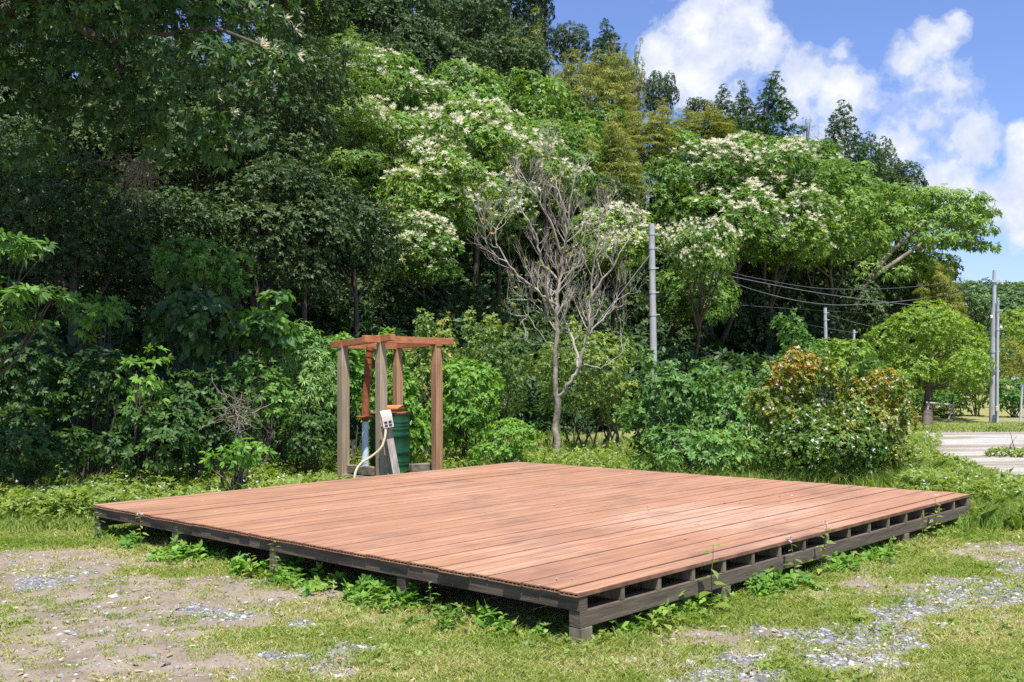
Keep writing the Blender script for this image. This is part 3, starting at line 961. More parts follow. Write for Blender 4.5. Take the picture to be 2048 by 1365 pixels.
own_tree('spreading_tree', 'spreading tree with pale leaning limbs and flat tiers reaching right into the sky', 'tree', b0, px_blobs(big, d, g, dj=.9), M['castanopsis'], g, tp,
         dens=10, k=8, L=.24, W=.085, spread=1.2, droop=.35, up=.6, keep_in=.3, shell=(.4, 1.05))

# round tree on the lawn
d = 32
rt = [(1855, 640, 55, 40), (1790, 680, 55, 40), (1915, 680, 55, 40), (1850, 690, 70, 50), (1765, 735, 45, 35), (1940, 735, 42, 38), (1820, 740, 55, 38), (1895, 745, 55, 42), (1855, 758, 50, 28), (1785, 760, 40, 22),
      (1925, 765, 38, 25), (1880, 650, 50, 35), (1825, 655, 50, 35), (1960, 700, 28, 25), (1750, 705, 30, 22)]
bs = gnd(1854, 852)
own_tree('camphor_tree', 'round bushy bright green tree with a dark trunk on the lawn beyond the drive', 'tree', bs, px_blobs(rt, d, g, dj=.7), M['camphor'], g,
         [([bs - np.array([0, 0, .25]), at(1856, 815, d), at(1858, 780, d), at(1856, 720, d), at(1855, 670, d)], (.17, .06))], barkm=M['bark'],
         dens=42, k=8, L=.11, W=.05, spread=1.0, droop=.2, up=.6)

# near tree, upper left: a high crown over the left edge of the clearing
nb = []
for (px, py, hw) in [(60, 60, 110), (180, 40, 100), (300, 40, 95), (410, 40, 85), (500, 30, 60), (545, 70, 42), (560, 120, 36), (500, 130, 60), (420, 140, 80), (300, 150, 90), (180, 150, 90), (540, 180, 34),
                     (480, 215, 55), (380, 240, 75), (250, 230, 70), (120, 200, 80), (510, 270, 36), (430, 300, 50), (30, 170, 80), (330, 300, 40), (560, 20, 45), (60, 300, 70)]:
    dd = 14.4 + g.normal(0, .45); p = at(px, py, dd); s = dd / F
    nb.append((*p, hw * s, hw * s, hw * s * .8))
for q in range(185):   # unseen rest of the crown, added above the picture to shade the lower boughs
    x = g.uniform(-10, -4.4); y = g.uniform(12.2, 17.5) - (q % 9 == 0) * .8; z = g.uniform(7.6, 12.5)
    r = g.uniform(.7, 1.1); nb.append((x, y, z, r, r, r * .7))
b0 = np.array([-9.6, 16.0, 0.0]); b0[2] = float(terr(b0[0], b0[1])) - .2
tp = [([b0, (-9.3, 15.6, 3), (-8.7, 15, 6), (-7.8, 14.5, 8.5), (-6.5, 14, 11)], (.3, .1)),
      ([(-8.9, 15.2, 5.2), at(40, -20, 14.9), at(150, 45, 14.6), at(222, 98, 14.5), at(245, 150, 14.3)], (.13, .035)),
      ([at(222, 98, 14.5), at(272, 58, 14.4), at(330, 70, 14.3), at(430, 55, 14.2), at(520, 90, 14.1)], (.055, .02)),
      ([(-8.2, 14.8, 7.4), (-6.5, 14.4, 8.6), (-4.6, 14.2, 9.2)], (.14, .05))]
own_tree('overhanging_tree', 'large dark overhanging tree with grey limbs filling the top left corner', 'tree', b0, nb, M['shade'], g, tp, barkm=M['bark'],
         dens=24, k=8, L=.115, W=.047, spread=1.1, droop=.5, up=.3, shape=6, keep_in=.2,
         flowers=dict(p=.6, k=14, L=.14, W=.025, spread=.8, droop=.3, mat=M['blossom'], cs=.55, cf=.45, lift=.03, zmin=.1))

# fresh sprays entering at the left edge
ls = [(-10, 480, 60, 14), (60, 490, 45, 10), (20, 505, 45, 9), (40, 585, 60, 10), (110, 597, 40, 8), (0, 620, 60, 14), (60, 640, 45, 10), (-30, 560, 50, 14), (90, 580, 30, 7), (-60, 640, 60, 30), (-80, 540, 60, 30)]
b0 = np.array([-7.1, 12.6, 0.0])
own_tree('leaning_sapling', 'leaning sapling with pale layered sprays at the left edge of the picture', 'tree', b0, px_blobs(ls, 12.4, g, dj=.15), M['bluish'], g, r0=.06, nl=8,
         dens=42, k=6, L=.13, W=.045, spread=1.25, droop=.35, up=.9, shape=6, keep_in=.6, shell=(.2, 1.05))


# ------------------------------------------------------------------ shrubs
def shrub(name, label, px, py, hw, hh, d, mat, L=.08, W=.04, k=7, dens=60, droop=.3, up=.5, spread=1.0, nb=12, shape=6, flowers=None, group=None, seed=0, fl_name='flowers', spikes=0, cover=1.0, newtip=0.0):
    g = np.random.default_rng(int(px * 3 + py * 5 + seed))
    c = at(px, py, d); mpp = d / F
    rx = hw * mpp; rz = hh * mpp
    bz = float(terr(c[0], d))
    root = empty(name, (c[0], d, bz), label, 'shrub', group)
    B = []
    z0 = c[2] - bz
    low = max(z0 - rz, .02)
    top = z0 + rz
    zc = (low + top) / 2; rz2 = (top - low) / 2
    for i in range(nb):
        dd = rsphere(1, g)[0]
        f = g.uniform(.35, .72)
        rr = g.uniform(.36, .52)
        B.append((dd[0] * rx * f, dd[1] * rx * f * .85, zc + dd[2] * rz2 * f, rx * rr, rx * rr, rz2 * rr))
    for i in range(spikes):
        a = g.uniform(0, 6.28); q = g.uniform(0, .75)
        x = math.cos(a) * rx * q; y = math.sin(a) * rx * q
        B.append((x, y, zc + rz2 * g.uniform(.75, 1.12), .10, .10, g.uniform(.18, .35)))
    me, fl = make_foliage('foliage', B, mat, g, dens=dens * cover, k=k, L=L, W=W, spread=spread, droop=droop, up=up, shape=shape, flowers=flowers, keep_in=.2, newtip=newtip)
    link('foliage', me, root)
    if fl is not None: tag(link(fl_name, fl, root), kind='stuff')
    mb = MB()
    for i in range(min(9, nb)):
        e = np.array(B[i][:3]); s0 = np.array([g.normal(0, rx * .15), g.normal(0, rx * .15), -.05])
        mid = (s0 + e) / 2 + g.normal(0, .1 * rx, 3)
        mb.tube([s0, mid, e], [.022, .014, .005], 5, False)
        e2 = e + g.normal(0, .35, 3) * rx * .6
        mb.tube([mid, (mid + e2) / 2 + g.normal(0, .03, 3), e2], [.012, .008, .003], 4, False)
    link('stems', mb.mesh('stems'), root, M['bark'])
    return root


SH = 'shade'
# shaded thicket on the left
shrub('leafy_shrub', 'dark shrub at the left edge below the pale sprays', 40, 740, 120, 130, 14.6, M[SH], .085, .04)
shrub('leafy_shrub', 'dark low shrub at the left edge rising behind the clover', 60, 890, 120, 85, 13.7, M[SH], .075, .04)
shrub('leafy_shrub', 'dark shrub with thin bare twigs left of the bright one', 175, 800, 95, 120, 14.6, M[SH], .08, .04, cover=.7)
shrub('leafy_shrub', 'yellow green young shrub catching sun above the dark thicket', 190, 625, 75, 45, 15.3, M['fresh'], .13, .055, dens=30, cover=.6)
shrub('leafy_shrub', 'bright sunlit shrub with hanging leaves in the middle of the dark thicket', 275, 770, 70, 95, 13.9, M['fresh'], .10, .042, dens=34, droop=.5, cover=.55)
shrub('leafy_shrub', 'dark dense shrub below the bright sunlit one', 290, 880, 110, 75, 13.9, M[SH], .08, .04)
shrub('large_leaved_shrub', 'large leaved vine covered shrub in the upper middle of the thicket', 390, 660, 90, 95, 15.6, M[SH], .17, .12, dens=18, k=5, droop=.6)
shrub('leafy_shrub', 'sunlit small leaved crown above the vine covered shrub', 380, 530, 90, 65, 17.6, M['shrub'], .085, .04, dens=45)
shrub('leafy_shrub', 'small sunlit bush right of the small leaved crown under the dark boughs', 460, 560, 50, 60, 17.8, M['shrub'], .085, .04, dens=45)
shrub('leafy_shrub', 'dark shrub left of the dead brown twigs', 400, 820, 90, 110, 14.6, M[SH], .085, .042)
shrub('leafy_shrub', 'yellow green low bush poking out over the grass left of the frame', 465, 905, 70, 42, 13.6, M['fresh'], .10, .045, dens=34, cover=.6)
shrub('large_leaved_shrub', 'large leaved bright shrub leaning over the fern bank', 520, 660, 75, 50, 16.4, M['shrub'], .17, .12, dens=18, k=5, droop=.5)
shrub('large_leaved_shrub', 'lone large leaved sapling rising into the dark recess', 562, 605, 38, 26, 17, M['shrub'], .16, .11, dens=16, k=5, droop=.6, nb=6)
shrub('leafy_shrub', 'mixed green shrub behind the dead brown twigs', 520, 810, 80, 110, 15.2, M['shrub'], .075, .035, cover=.8)
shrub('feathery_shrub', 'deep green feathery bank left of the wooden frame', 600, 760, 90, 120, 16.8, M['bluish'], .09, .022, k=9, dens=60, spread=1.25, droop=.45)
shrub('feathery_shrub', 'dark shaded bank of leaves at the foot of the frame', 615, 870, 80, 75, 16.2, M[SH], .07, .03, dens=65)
# behind the frame
shrub('leafy_shrub', 'bright shrub with spreading top rising behind the left post', 690, 735, 65, 90, 17.6, M['fresh'], .10, .045, dens=65)
shrub('leafy_shrub', 'fresh green shrub whose top shows over the nearest beam corner', 765, 740, 60, 95, 18.0, M['fresh'], .10, .045, dens=65)
shrub('leafy_shrub', 'fresh green bush seen between the posts behind the drum', 800, 840, 80, 95, 17.2, M['fresh'], .085, .045, dens=80)
shrub('leafy_shrub', 'shrub with reddish upright shoots above the right post', 865, 745, 65, 85, 18.6, M['olive'], .07, .032, dens=60, spikes=12)
shrub('leafy_shrub', 'bright green shrub directly right of the frame', 930, 810, 85, 110, 17.8, M['fresh'], .085, .040, dens=75)
shrub('leafy_shrub', 'tall olive bush with upright shoots left of the dead trunk', 985, 760, 90, 100, 19.6, M['olive'], .065, .032, dens=70, spikes=16, newtip=.5)
shrub('leafy_shrub', 'broad olive brown bush behind the dead tree with dark stems showing', 1150, 745, 130, 90, 20.5, M['olive'], .065, .032, dens=65, nb=18, spikes=6, newtip=.4)
shrub('leafy_shrub', 'low olive bush on the dark stems right of the dead trunk', 1225, 800, 65, 60, 20.2, M['olive'], .065, .032, dens=50)
shrub('leafy_shrub', 'low bright herb bank at the far corner of the deck', 1000, 880, 90, 50, 16.6, M['fresh'], .07, .03, dens=70)
shrub('leafy_shrub', 'green bush right of the dead tree with pale leaf tips', 1345, 855, 104, 105, 17.0, M['bluish'], .085, .042, dens=60, spikes=12)
shrub('leafy_shrub', 'green bush between the pale tipped bush and the flowering abelia', 1462, 850, 104, 95, 16.8, M['bluish'], .085, .042, dens=60, spikes=12)
shrub('leafy_shrub', 'low leafy bank at the deck edge below the pale tipped bush', 1400, 915, 140, 60, 15.3, M['bluish'], .08, .035, dens=50)
AF = dict(p=.14, k=5, L=.032, W=.022, spread=.9, droop=0, mat=M['white_petal'], lift=.02, zmin=-.6)
shrub('flowering_shrub', 'tall lobe of abelia with orange tips and white flowers behind the deck', 1600, 826, 108, 84, 15.2, M['abelia'], .052, .026, k=8, dens=150, nb=20, spikes=16, flowers=AF, seed=2, newtip=.62)
shrub('flowering_shrub', 'right lobe of abelia with golden tips and white flowers beside the drive', 1742, 872, 94, 90, 14.9, M['abelia'], .052, .026, k=8, dens=150, nb=20, spikes=14, flowers=AF, seed=3, newtip=.48)
shrub('flowering_shrub', 'lower dark green abelia skirt with white flowers at the deck edge', 1640, 905, 130, 75, 14.4, M['abelia'], .052, .026, k=8, dens=150, nb=20, spikes=6, flowers=AF, seed=4, newtip=.1)
# background right
shrub('leafy_shrub', 'feathery topped shrub in front of the dark wood left of the thin pole', 1590, 710, 55, 75, 29, M['shrub'], .12, .05, dens=26, spikes=3)
shrub('leafy_shrub', 'pale green hedge at the foot of the short pole', 1665, 720, 70, 55, 30, M['camphor'], .10, .045, dens=34)
shrub('leafy_shrub', 'green hedge just left of the round tree', 1730, 760, 60, 75, 31, M['shrub'], .10, .045, dens=34)
shrub('leafy_shrub', 'mixed green bush behind the round tree trunk', 1850, 810, 90, 45, 36, M['shrub'], .11, .05, dens=28)
shrub('leafy_shrub', 'tall bush with golden lower boughs between round tree and pole', 1945, 760, 50, 90, 35, M['camphor'], .11, .05, dens=28)
shrub('leafy_shrub', 'low golden hedge behind the timber tree brace', 1890, 832, 45, 20, 34, M['abelia'], .08, .035, dens=40)
shrub('flowering_shrub', 'hydrangea bush with a few pale blue heads right of the pole', 2030, 800, 50, 48, 34, M['shrub'], .10, .06, dens=34, flowers=dict(p=.05, k=12, L=.09, W=.06, spread=.8, droop=0, mat=M['blue_petal'], lift=.05, zmin=0), seed=9)
shrub('leafy_shrub', 'olive bamboo grass thicket behind the hydrangea', 2030, 735, 50, 55, 42, M['bamboo'], .16, .03, dens=26)
shrub('leafy_shrub', 'yellow green layered bush at the right edge of the picture', 2050, 670, 45, 50, 48, M['camphor'], .14, .05, dens=22)
shrub('leafy_shrub', 'low green clump on the island in the gravel drive', 2030, 922, 55, 24, 18.8, M['weed'], .07, .035, dens=60)

# undergrowth on the shaded slope, fern like ground cover
g = np.random.default_rng(33)
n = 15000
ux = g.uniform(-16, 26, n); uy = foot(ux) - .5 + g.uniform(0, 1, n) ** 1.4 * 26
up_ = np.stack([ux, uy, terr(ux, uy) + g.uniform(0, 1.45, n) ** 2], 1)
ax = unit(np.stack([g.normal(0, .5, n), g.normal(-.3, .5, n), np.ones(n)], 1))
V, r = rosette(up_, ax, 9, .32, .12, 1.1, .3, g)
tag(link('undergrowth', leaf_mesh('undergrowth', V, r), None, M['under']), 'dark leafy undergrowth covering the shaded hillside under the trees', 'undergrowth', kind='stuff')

# ------------------------------------------------------------------ far hill and its wood
hx = np.linspace(30, 260, 60); hy = np.linspace(130, 300, 40)
HX, HY = np.meshgrid(hx, hy)


def farz(x, y):
    return 17 * sstep(135, 235, y) * np.interp(x, [40, 75, 90, 110, 160, 260], [.35, .55, .95, 1.05, .8, .6]) + (fbm(x, y, .05, 9) - .5) * 6 - 1.5


HZ = farz(HX, HY); ii = (np.arange(39)[:, None] * 60 + np.arange(59)[None]).ravel()
hm = mesh_np('hills', np.stack([HX, HY, HZ], -1).reshape(-1, 3), np.stack([ii, ii + 1, ii + 61, ii + 60], -1), smooth=True)
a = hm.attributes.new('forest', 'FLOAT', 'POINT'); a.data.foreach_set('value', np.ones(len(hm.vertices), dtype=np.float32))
tag(link('hills', hm, None, M['ground']), kind='structure')
n = 900
fx = g.uniform(48, 150, n); fy = g.uniform(118, 240, n)
fz = np.where(fy < 132, 0, farz(fx, fy))
B = [(fx[i], fy[i], fz[i] + 2.2, *([g.uniform(1.8, 3.2)] * 2), g.uniform(1.8, 3.2)) for i in range(n)]
T, A, rn = [], [], []
for b in B:
    q = 130; dd = rsphere(q, g); dd = dd[dd[:, 2] > -.3]
    T.append(np.array(b[:3]) + dd * np.array(b[3:]) * g.uniform(.8, 1.05, (len(dd), 1))); A.append(unit(dd + np.array([0, 0, .4]))); rn.append(np.clip(g.uniform(0, .6) + g.uniform(0, .4, len(dd)), 0, 1))
T = np.concatenate(T); A = np.concatenate(A); rn = np.concatenate(rn)
V, r = rosette(T, A, 4, .62, .38, 1.1, .3, g, tiprnd=rn)
tag(link('distant_wood', leaf_mesh('distant_wood', V, r), None, M['far']), 'distant wooded hill beyond the poles at the right edge', 'wood', kind='stuff')

# ------------------------------------------------------------------ the deck
deck = empty('wooden_deck', (N_[0], N_[1], 0), 'low square deck of reddish boards on a dark timber frame', 'deck', rz=DANG)
TB = .026
JH = .09; BH = .098
ztop = DZ; zj1 = DZ - TB; zj0 = zj1 - JH; zb0 = zj0 - BH
nb_ = NB_; pitchb = DB / nb_; gap = .008
js = np.linspace(.045, DA - .045, 17)
mb = MB(); g = np.random.default_rng(8)
for i in range(nb_):
    y0 = i * pitchb + gap / 2; y1 = (i + 1) * pitchb - gap / 2
    dz = g.normal(0, .0012); e0 = g.normal(0, .004); e1 = g.normal(0, .004)
    cuts = [[8], [5], [11], [7], [10]][(i * 2) % 5]
    xsb = [e0] + [js[c] for c in cuts] + [DA + e1]
    for a_, b_ in zip(xsb[:-1], xsb[1:]):
        mb.rand = float(g.uniform(0, 1))
        x0 = a_ + (.0015 if a_ != e0 else 0); x1 = b_ - (.0015 if b_ != xsb[-1] else 0)
        zt = ztop + dz + g.normal(0, .0008); c = .0025
        xa = x0 + (.035 if a_ == e0 else 0)
        P = []
        for x in (xa, x1):
            P += [(x, y0, zt - TB), (x, y1, zt - TB), (x, y1, zt - c), (x, y1 - c, zt), (x, y0 + c, zt), (x, y0, zt - c)]
        mb.add(P, [(k, (k + 1) % 6, 6 + (k + 1) % 6, 6 + k) for k in range(6)] + [tuple(range(6))[::-1], tuple(range(6, 12))])
        if a_ == e0:   # hollow board end on the near left edge
            mb.box(x0, xa, y0, y1, zt - TB, zt - TB + .006)
            mb.box(x0, xa, y0, y1, zt - .008, zt)
            for q in range(5):
                yy = y0 + (y1 - y0 - .006) * q / 4
                mb.box(x0 + .001, xa, yy + (.0005 if q == 0 else 0), yy + .006 - (.0005 if q == 4 else 0), zt - TB + .006, zt - .008)
mb.build('decking', M['deck'], deck)
mb = MB()
OV = .016
for k, x in enumerate(js):
    w = .045 if k in (0, len(js) - 1) else .019
    m2 = MB(); m2.rand = float(g.uniform(0, 1))
    x0 = x - w + (OV + .0 if k == 0 else 0); x1 = x + w - (OV if k == len(js) - 1 else 0)
    m2.box(x0, x1, .010, DB - .010, zj0, zj1 - .001)
    m2.build('joist', M['dark_timber'] if k in (0,) else M['post_timber'], deck, .003)
ybs = [.008 + .045 + t * (DB - .106) for t in (0, .25, .5, .75, 1)]
for k, y in enumerate(ybs):
    m2 = MB(); m2.rand = float(g.uniform(0, 1))
    m2.box(.022, DA - .022, y - .045, y + .045, zb0, zj0 - .001)
    m2.build('beam', M['dark_timber'], deck, .004)
pxs = [.075 + t * (DA - .15) for t in (0, .25, .5, .75, 1)]
for a_ in range(5):
    for b_ in range(5):
        if a_ in (0, 4) or b_ in (0, 4):
            m2 = MB(); cx = pxs[a_]; cyy = ybs[b_]
            m2.box(cx - .052, cx + .052, cyy - .049, cyy + .049, -.06, zb0 - .001)
            m2.build('post', M['post_timber'], deck, .004)

# ------------------------------------------------------------------ timber frame with drum
D0 = 14.75
p2 = at(762, 700, D0)
s = .068 * D0; ph = R_(41.8)
e1 = np.array([math.cos(ph), math.sin(ph)]); e2 = np.array([-math.sin(ph), math.cos(ph)])
P2 = p2[:2]; P4 = P2 + e1 * s; P1 = P2 + e2 * s; P3 = P1 + e1 * s
fr = empty('timber_frame', (P2[0], P2[1], 0), 'open timber frame of four posts, tops narrowed in place of beam shadow, carrying a square of stained beams', 'frame')
ztops = [2.075, 2.035, 2.055, 2.04]


def post(p, zt, w, mat, label=None, lean=(0, 0)):
    m2 = MB(); rot = np.array([e1, e2]); pr = []
    for z, k in ((-.05, 1.0), (zt - .42, 1.0), (zt - .30, .98), (zt - .02, .72), (zt + .01, .72)):  # narrowed top stands in for the beams' shadow on a straight post
        c = np.array(p) - P2 + np.array(lean) * z
        pr.append([(*(c + (sx * e1 + sy * e2) * w / 2 * k), z) for sx, sy in ((-1, -1), (1, -1), (1, 1), (-1, 1))])
    V = [v for q in pr for v in q]; n = len(pr)
    m2.add(V, [(i * 4 + k, i * 4 + (k + 1) % 4, (i + 1) * 4 + (k + 1) % 4, (i + 1) * 4 + k) for i in range(n - 1) for k in range(4)] + [(3, 2, 1, 0), tuple(range((n - 1) * 4, n * 4))])
    o = m2.build('post', mat, fr, .004)
    if label: o['label'] = label


post(P2, ztops[0], .125, M['grey_post'], 'grey weathered front post')
post(P1, ztops[1], .135, M['grey_post'], 'grey weathered left post')
post(P4, ztops[2], .125, M['brown_post'], 'brown right post')
post(P3, ztops[3], .12, M['brown_post'], 'brown rear post')


def fbeam(a, b, za, zb, o1, o2, h=.095, w=.085):
    a = np.array([*(a - P2), za + h / 2]); b = np.array([*(b - P2), zb + h / 2]); d_ = (b - a) / np.linalg.norm(b - a)
    m2 = MB(); m2.beam(a - d_ * o1, b + d_ * o2, w, h); m2.build('top_beam', M['stained_beam'], fr, .005)


fbeam(P1, P2, ztops[1], ztops[0], .30, .30)
fbeam(P2, P4, ztops[0] - .012, ztops[2] - .004, .30, .30, .10)
fbeam(P3, P4, ztops[3] - .02, ztops[2] - .03, .25, .06, .09)
fbeam(P1, P3, ztops[1] - .03, ztops[3] - .04, .06, .25, .09)

# sleepers around the foot
sg = "weathered sleepers stacked at the foot of the timber frame"


def sleeper(a, b, z, label, w=.13, h=.12):
    m2 = MB(); m2.beam((a[0], a[1], z), (b[0], b[1], z), w, h)
    tag(m2.build('sleeper', M['sleeper'], None, .008), label, 'timber', sg)


def gp(px, d): q = at(px, 900, d); return np.array([q[0], q[1]])


sleeper(gp(700, 15.5), gp(760, 14.95), .20, 'upper weathered sleeper between the left and front posts')
sleeper(gp(690, 15.25), gp(715, 15.9), .07, 'dark sleeper end beside the left post foot')
sleeper(gp(698, 15.4), gp(762, 14.9), .06, 'lower weathered sleeper between the left and front posts')
sleeper(gp(800, 14.95), gp(872, 15.55), .07, 'lower weathered sleeper between the drum and the right post')
sleeper(gp(820, 15.5), gp(871, 15.75), .195, 'upper weathered sleeper beside the right post')
sleeper(gp(790, 15.9), gp(860, 16.3), .08, 'rear sleeper carrying the green drum')

# green drum
dc = at(780, 830, 15.62)
dr = empty('oil_drum', (dc[0], dc[1], .14), 'green ribbed steel drum with a rusty lid inside the timber frame', 'drum')
m2 = MB(); Rd = .302
prof = [(.0, 0), (Rd - .01, 0), (Rd + .004, .006), (Rd + .004, .018), (Rd - .004, .03)]
for z in (.12, .16):
    prof += [(Rd - .004, z - .018), (Rd + .006, z), (Rd - .004, z + .018)]
prof += [(Rd - .004, .27), (Rd + .012, .295), (Rd - .004, .32), (Rd - .004, .53), (Rd + .012, .555), (Rd - .004, .58)]
for z in (.65, .70, .75):
    prof += [(Rd - .004, z - .02), (Rd + .007, z), (Rd - .004, z + .02)]
prof += [(Rd - .004, .85), (Rd + .005, .872), (Rd + .005, .884), (Rd - .006, .89)]
m2.lathe(prof, sides=48); m2.build('drum_body', M['drum_green'], dr)
m2 = MB(); m2.lathe([(Rd + .008, .882), (Rd + .008, .898), (Rd - .012, .899), (Rd - .016, .886), (0, .886)], sides=48); m2.build('lid', M['rust'], dr)
m2 = MB(); c = np.array([.10, -.10, .955])
m2.tube([c + (-.22, -.03, 0), c + (-.205, -.028, 0), c + (.10, .014, 0), c + (.115, .016, 0)], [.03, .052, .052, .03], 14); m2.build('pipe_cap', M['orange_rust'], dr)
tag(dr)

# standing pipe with flange
pb = at(731, 900, 15.25)
pr = empty('standing_pipe', (pb[0], pb[1], 0), 'rusty upright pipe with flange on a pale grey pipe left of the drum', 'pipe')
zf = 1.6 - (834 - 751) / F * 15.25
m2 = MB(); m2.tube([(-.01, 0, -.05), (-.005, 0, .35), (.0, 0, zf - .07)], [.058, .055, .048], 16); m2.tube([(-.012, 0, .3), (-.0115, 0, .34)], [.060, .060], 16); m2.build('lower_pipe', M['galv'], pr)
m2 = MB(); m2.lathe([(.03, -.07), (.052, -.06), (.055, -.012), (.128, -.012), (.132, 0), (.128, .014), (.06, .014), (.03, .016)], (0, 0, zf), 24); m2.build('flange', M['rust'], pr)
m2 = MB()
pts = [(0, 0, zf + .01), (.01, 0, zf + .3), (.04, .01, zf + .7), (.075, .02, 2.02)]
m2.tube(pts, [.062, .056, .055, .055], 16)
for t in np.linspace(.1, .95, 10):
    z = zf + (2.02 - zf) * t; x = np.interp(z, [p[2] for p in pts], [p[0] for p in pts])
    m2.tube([(x - .001, .01 * t, z), (x + .001, .01 * t + .0, z + .008)], [.058, .058], 16)
m2.build('upper_pipe', M['rust'], pr)

# leaning stake with an outlet box, and a hose
a0 = at(799, 952, 14.35); a1 = at(772, 835, 14.45)
st = empty('leaning_stake', (a0[0], a0[1], 0), 'leaning weathered stake carrying a pale box in front of the drum', 'stake')
o0 = np.array([a0[0], a0[1], 0]); q0 = np.array([0, 0, -.02]); q1 = a1 - o0
m2 = MB(); m2.beam(q0, q1, .10, .045, up=(.25, -1, 0)); m2.build('board', M['pale_timber'], st, .004)
m2 = MB(); w0 = at(787, 950, 14.5) - o0; w0[2] = -.02; m2.beam(w0, at(764, 845, 14.55) - o0, .05, .04, up=(.25, -1, 0)); m2.build('thin_board', M['grey_post'], st, .003)
ax = (q1 - q0) / np.linalg.norm(q1 - q0); sd = unit(np.cross(ax, np.array([.25, -1, 0]))); fw = np.cross(sd, ax)
if fw[1] > 0: fw = -fw
cb = q1 - ax * .02 + fw * .065
m2 = MB()
P = []
for sgn in (-1, 1):
    for (u_, f_) in ((-.14, -.045), (-.14, .05), (.03, .05), (.10, .0), (.12, -.045)):
        P.append(cb + sd * sgn * .075 + ax * u_ + fw * f_)
m2.add(P, [(0, 1, 2, 3, 4), (9, 8, 7, 6, 5)] + [(k, 5 + k, 5 + (k + 1) % 5, (k + 1) % 5) for k in range(5)])
bx = m2.build('outlet_box', M['dirty_box'], st, .006)
m2 = MB()
for k in (-1, 1):
    m2.obox(cb + sd * .03 * k + ax * (-.06) + fw * .052, sd * .02, ax * .014, fw * .006)
    m2.obox(cb + sd * .03 * k + ax * (-.105) + fw * .052, sd * .02, ax * .012, fw * .006)
m2.build('socket', M['black'], bx)
hp = [at(770, 845, 14.4), at(771, 868, 14.3), at(763, 895, 14.25), at(745, 912, 14.25), at(725, 925, 14.2), at(714, 938, 14.15), at(709, 955, 14.1), at(707, 972, 14.05)]
hp[-1][2] = .03
pts = []
hpn = np.array(hp)
for t in np.linspace(0, len(hp) - 1, 28):
    i = min(int(t), len(hp) - 2); f = t - i
    p0, p1_, p2_, p3 = hpn[max(i - 1, 0)], hpn[i], hpn[i + 1], hpn[min(i + 2, len(hp) - 1)]
    pts.append(.5 * ((2 * p1_) + (-p0 + p2_) * f + (2 * p0 - 5 * p1_ + 4 * p2_ - p3) * f * f + (-p0 + 3 * p1_ - 3 * p2_ + p3) * f ** 3))
m2 = MB(); m2.tube(pts, .017, 8)
tag(m2.build('hose', M['hose']), 'cream hose curving down from the pale outlet box', 'hose')

# ------------------------------------------------------------------ dead tree
g = np.random.default_rng(17)
DT = 18.5
tb = at(1116, 930, DT); tb[2] = -.05
dt = empty('dead_tree', (tb[0], tb[1], 0), 'bare grey dead tree with a forked trunk behind the deck', 'tree')
base = np.array([tb[0], tb[1], 0])
twig = MB(); trunk = MB()


def curve(px_pts, dj=0.0):
    return [at(x, y, DT + dd) - base for (x, y, dd) in px_pts]


def smoothp(P, n=4):
    P = np.array(P); out = []
    for i in range(len(P) - 1):
        p0, p1_, p2_, p3 = P[max(i - 1, 0)], P[i], P[i + 1], P[min(i + 2, len(P) - 1)]
        for f in np.arange(n) / n:
            out.append(.5 * ((2 * p1_) + (-p0 + p2_) * f + (2 * p0 - 5 * p1_ + 4 * p2_ - p3) * f * f + (-p0 + 3 * p1_ - 3 * p2_ + p3) * f ** 3))
    out.append(P[-1]); return np.array(out)


leafp = []


def sprout(p, d_, L, r, lev):
    n = 6; pts = [p]; dd = d_.copy()
    for i in range(n):
        dd = unit(dd + g.normal(0, .17, 3) + np.array([0, 0, .22 if lev < 3 else .14]))
        pts.append(pts[-1] + dd * L / n)
    twig.tube(pts, np.linspace(r, r * .35, n + 1), 5 if r > .008 else 4, False)
    if lev >= 3:
        if g.uniform() < .06: leafp.append(pts[-1])
        return
    for k in range(int(g.integers(4, 7)) if lev < 2 else int(g.integers(2, 5))):
        t = g.uniform(.25, 1.0); i = min(int(t * n), n - 1)
        q = pts[i] + (pts[i + 1] - pts[i]) * (t * n - i)
        b_ = unit(pts[i + 1] - pts[i]); pe = unit(np.cross(b_, rsphere(1, g)[0]))
        nd = unit(b_ * g.uniform(.5, 1) + pe * g.uniform(.5, .9) + np.array([0, 0, .15]))
        sprout(q, nd, L * g.uniform(.45, .72), r * (1 - .5 * t) * .62, lev + 1)


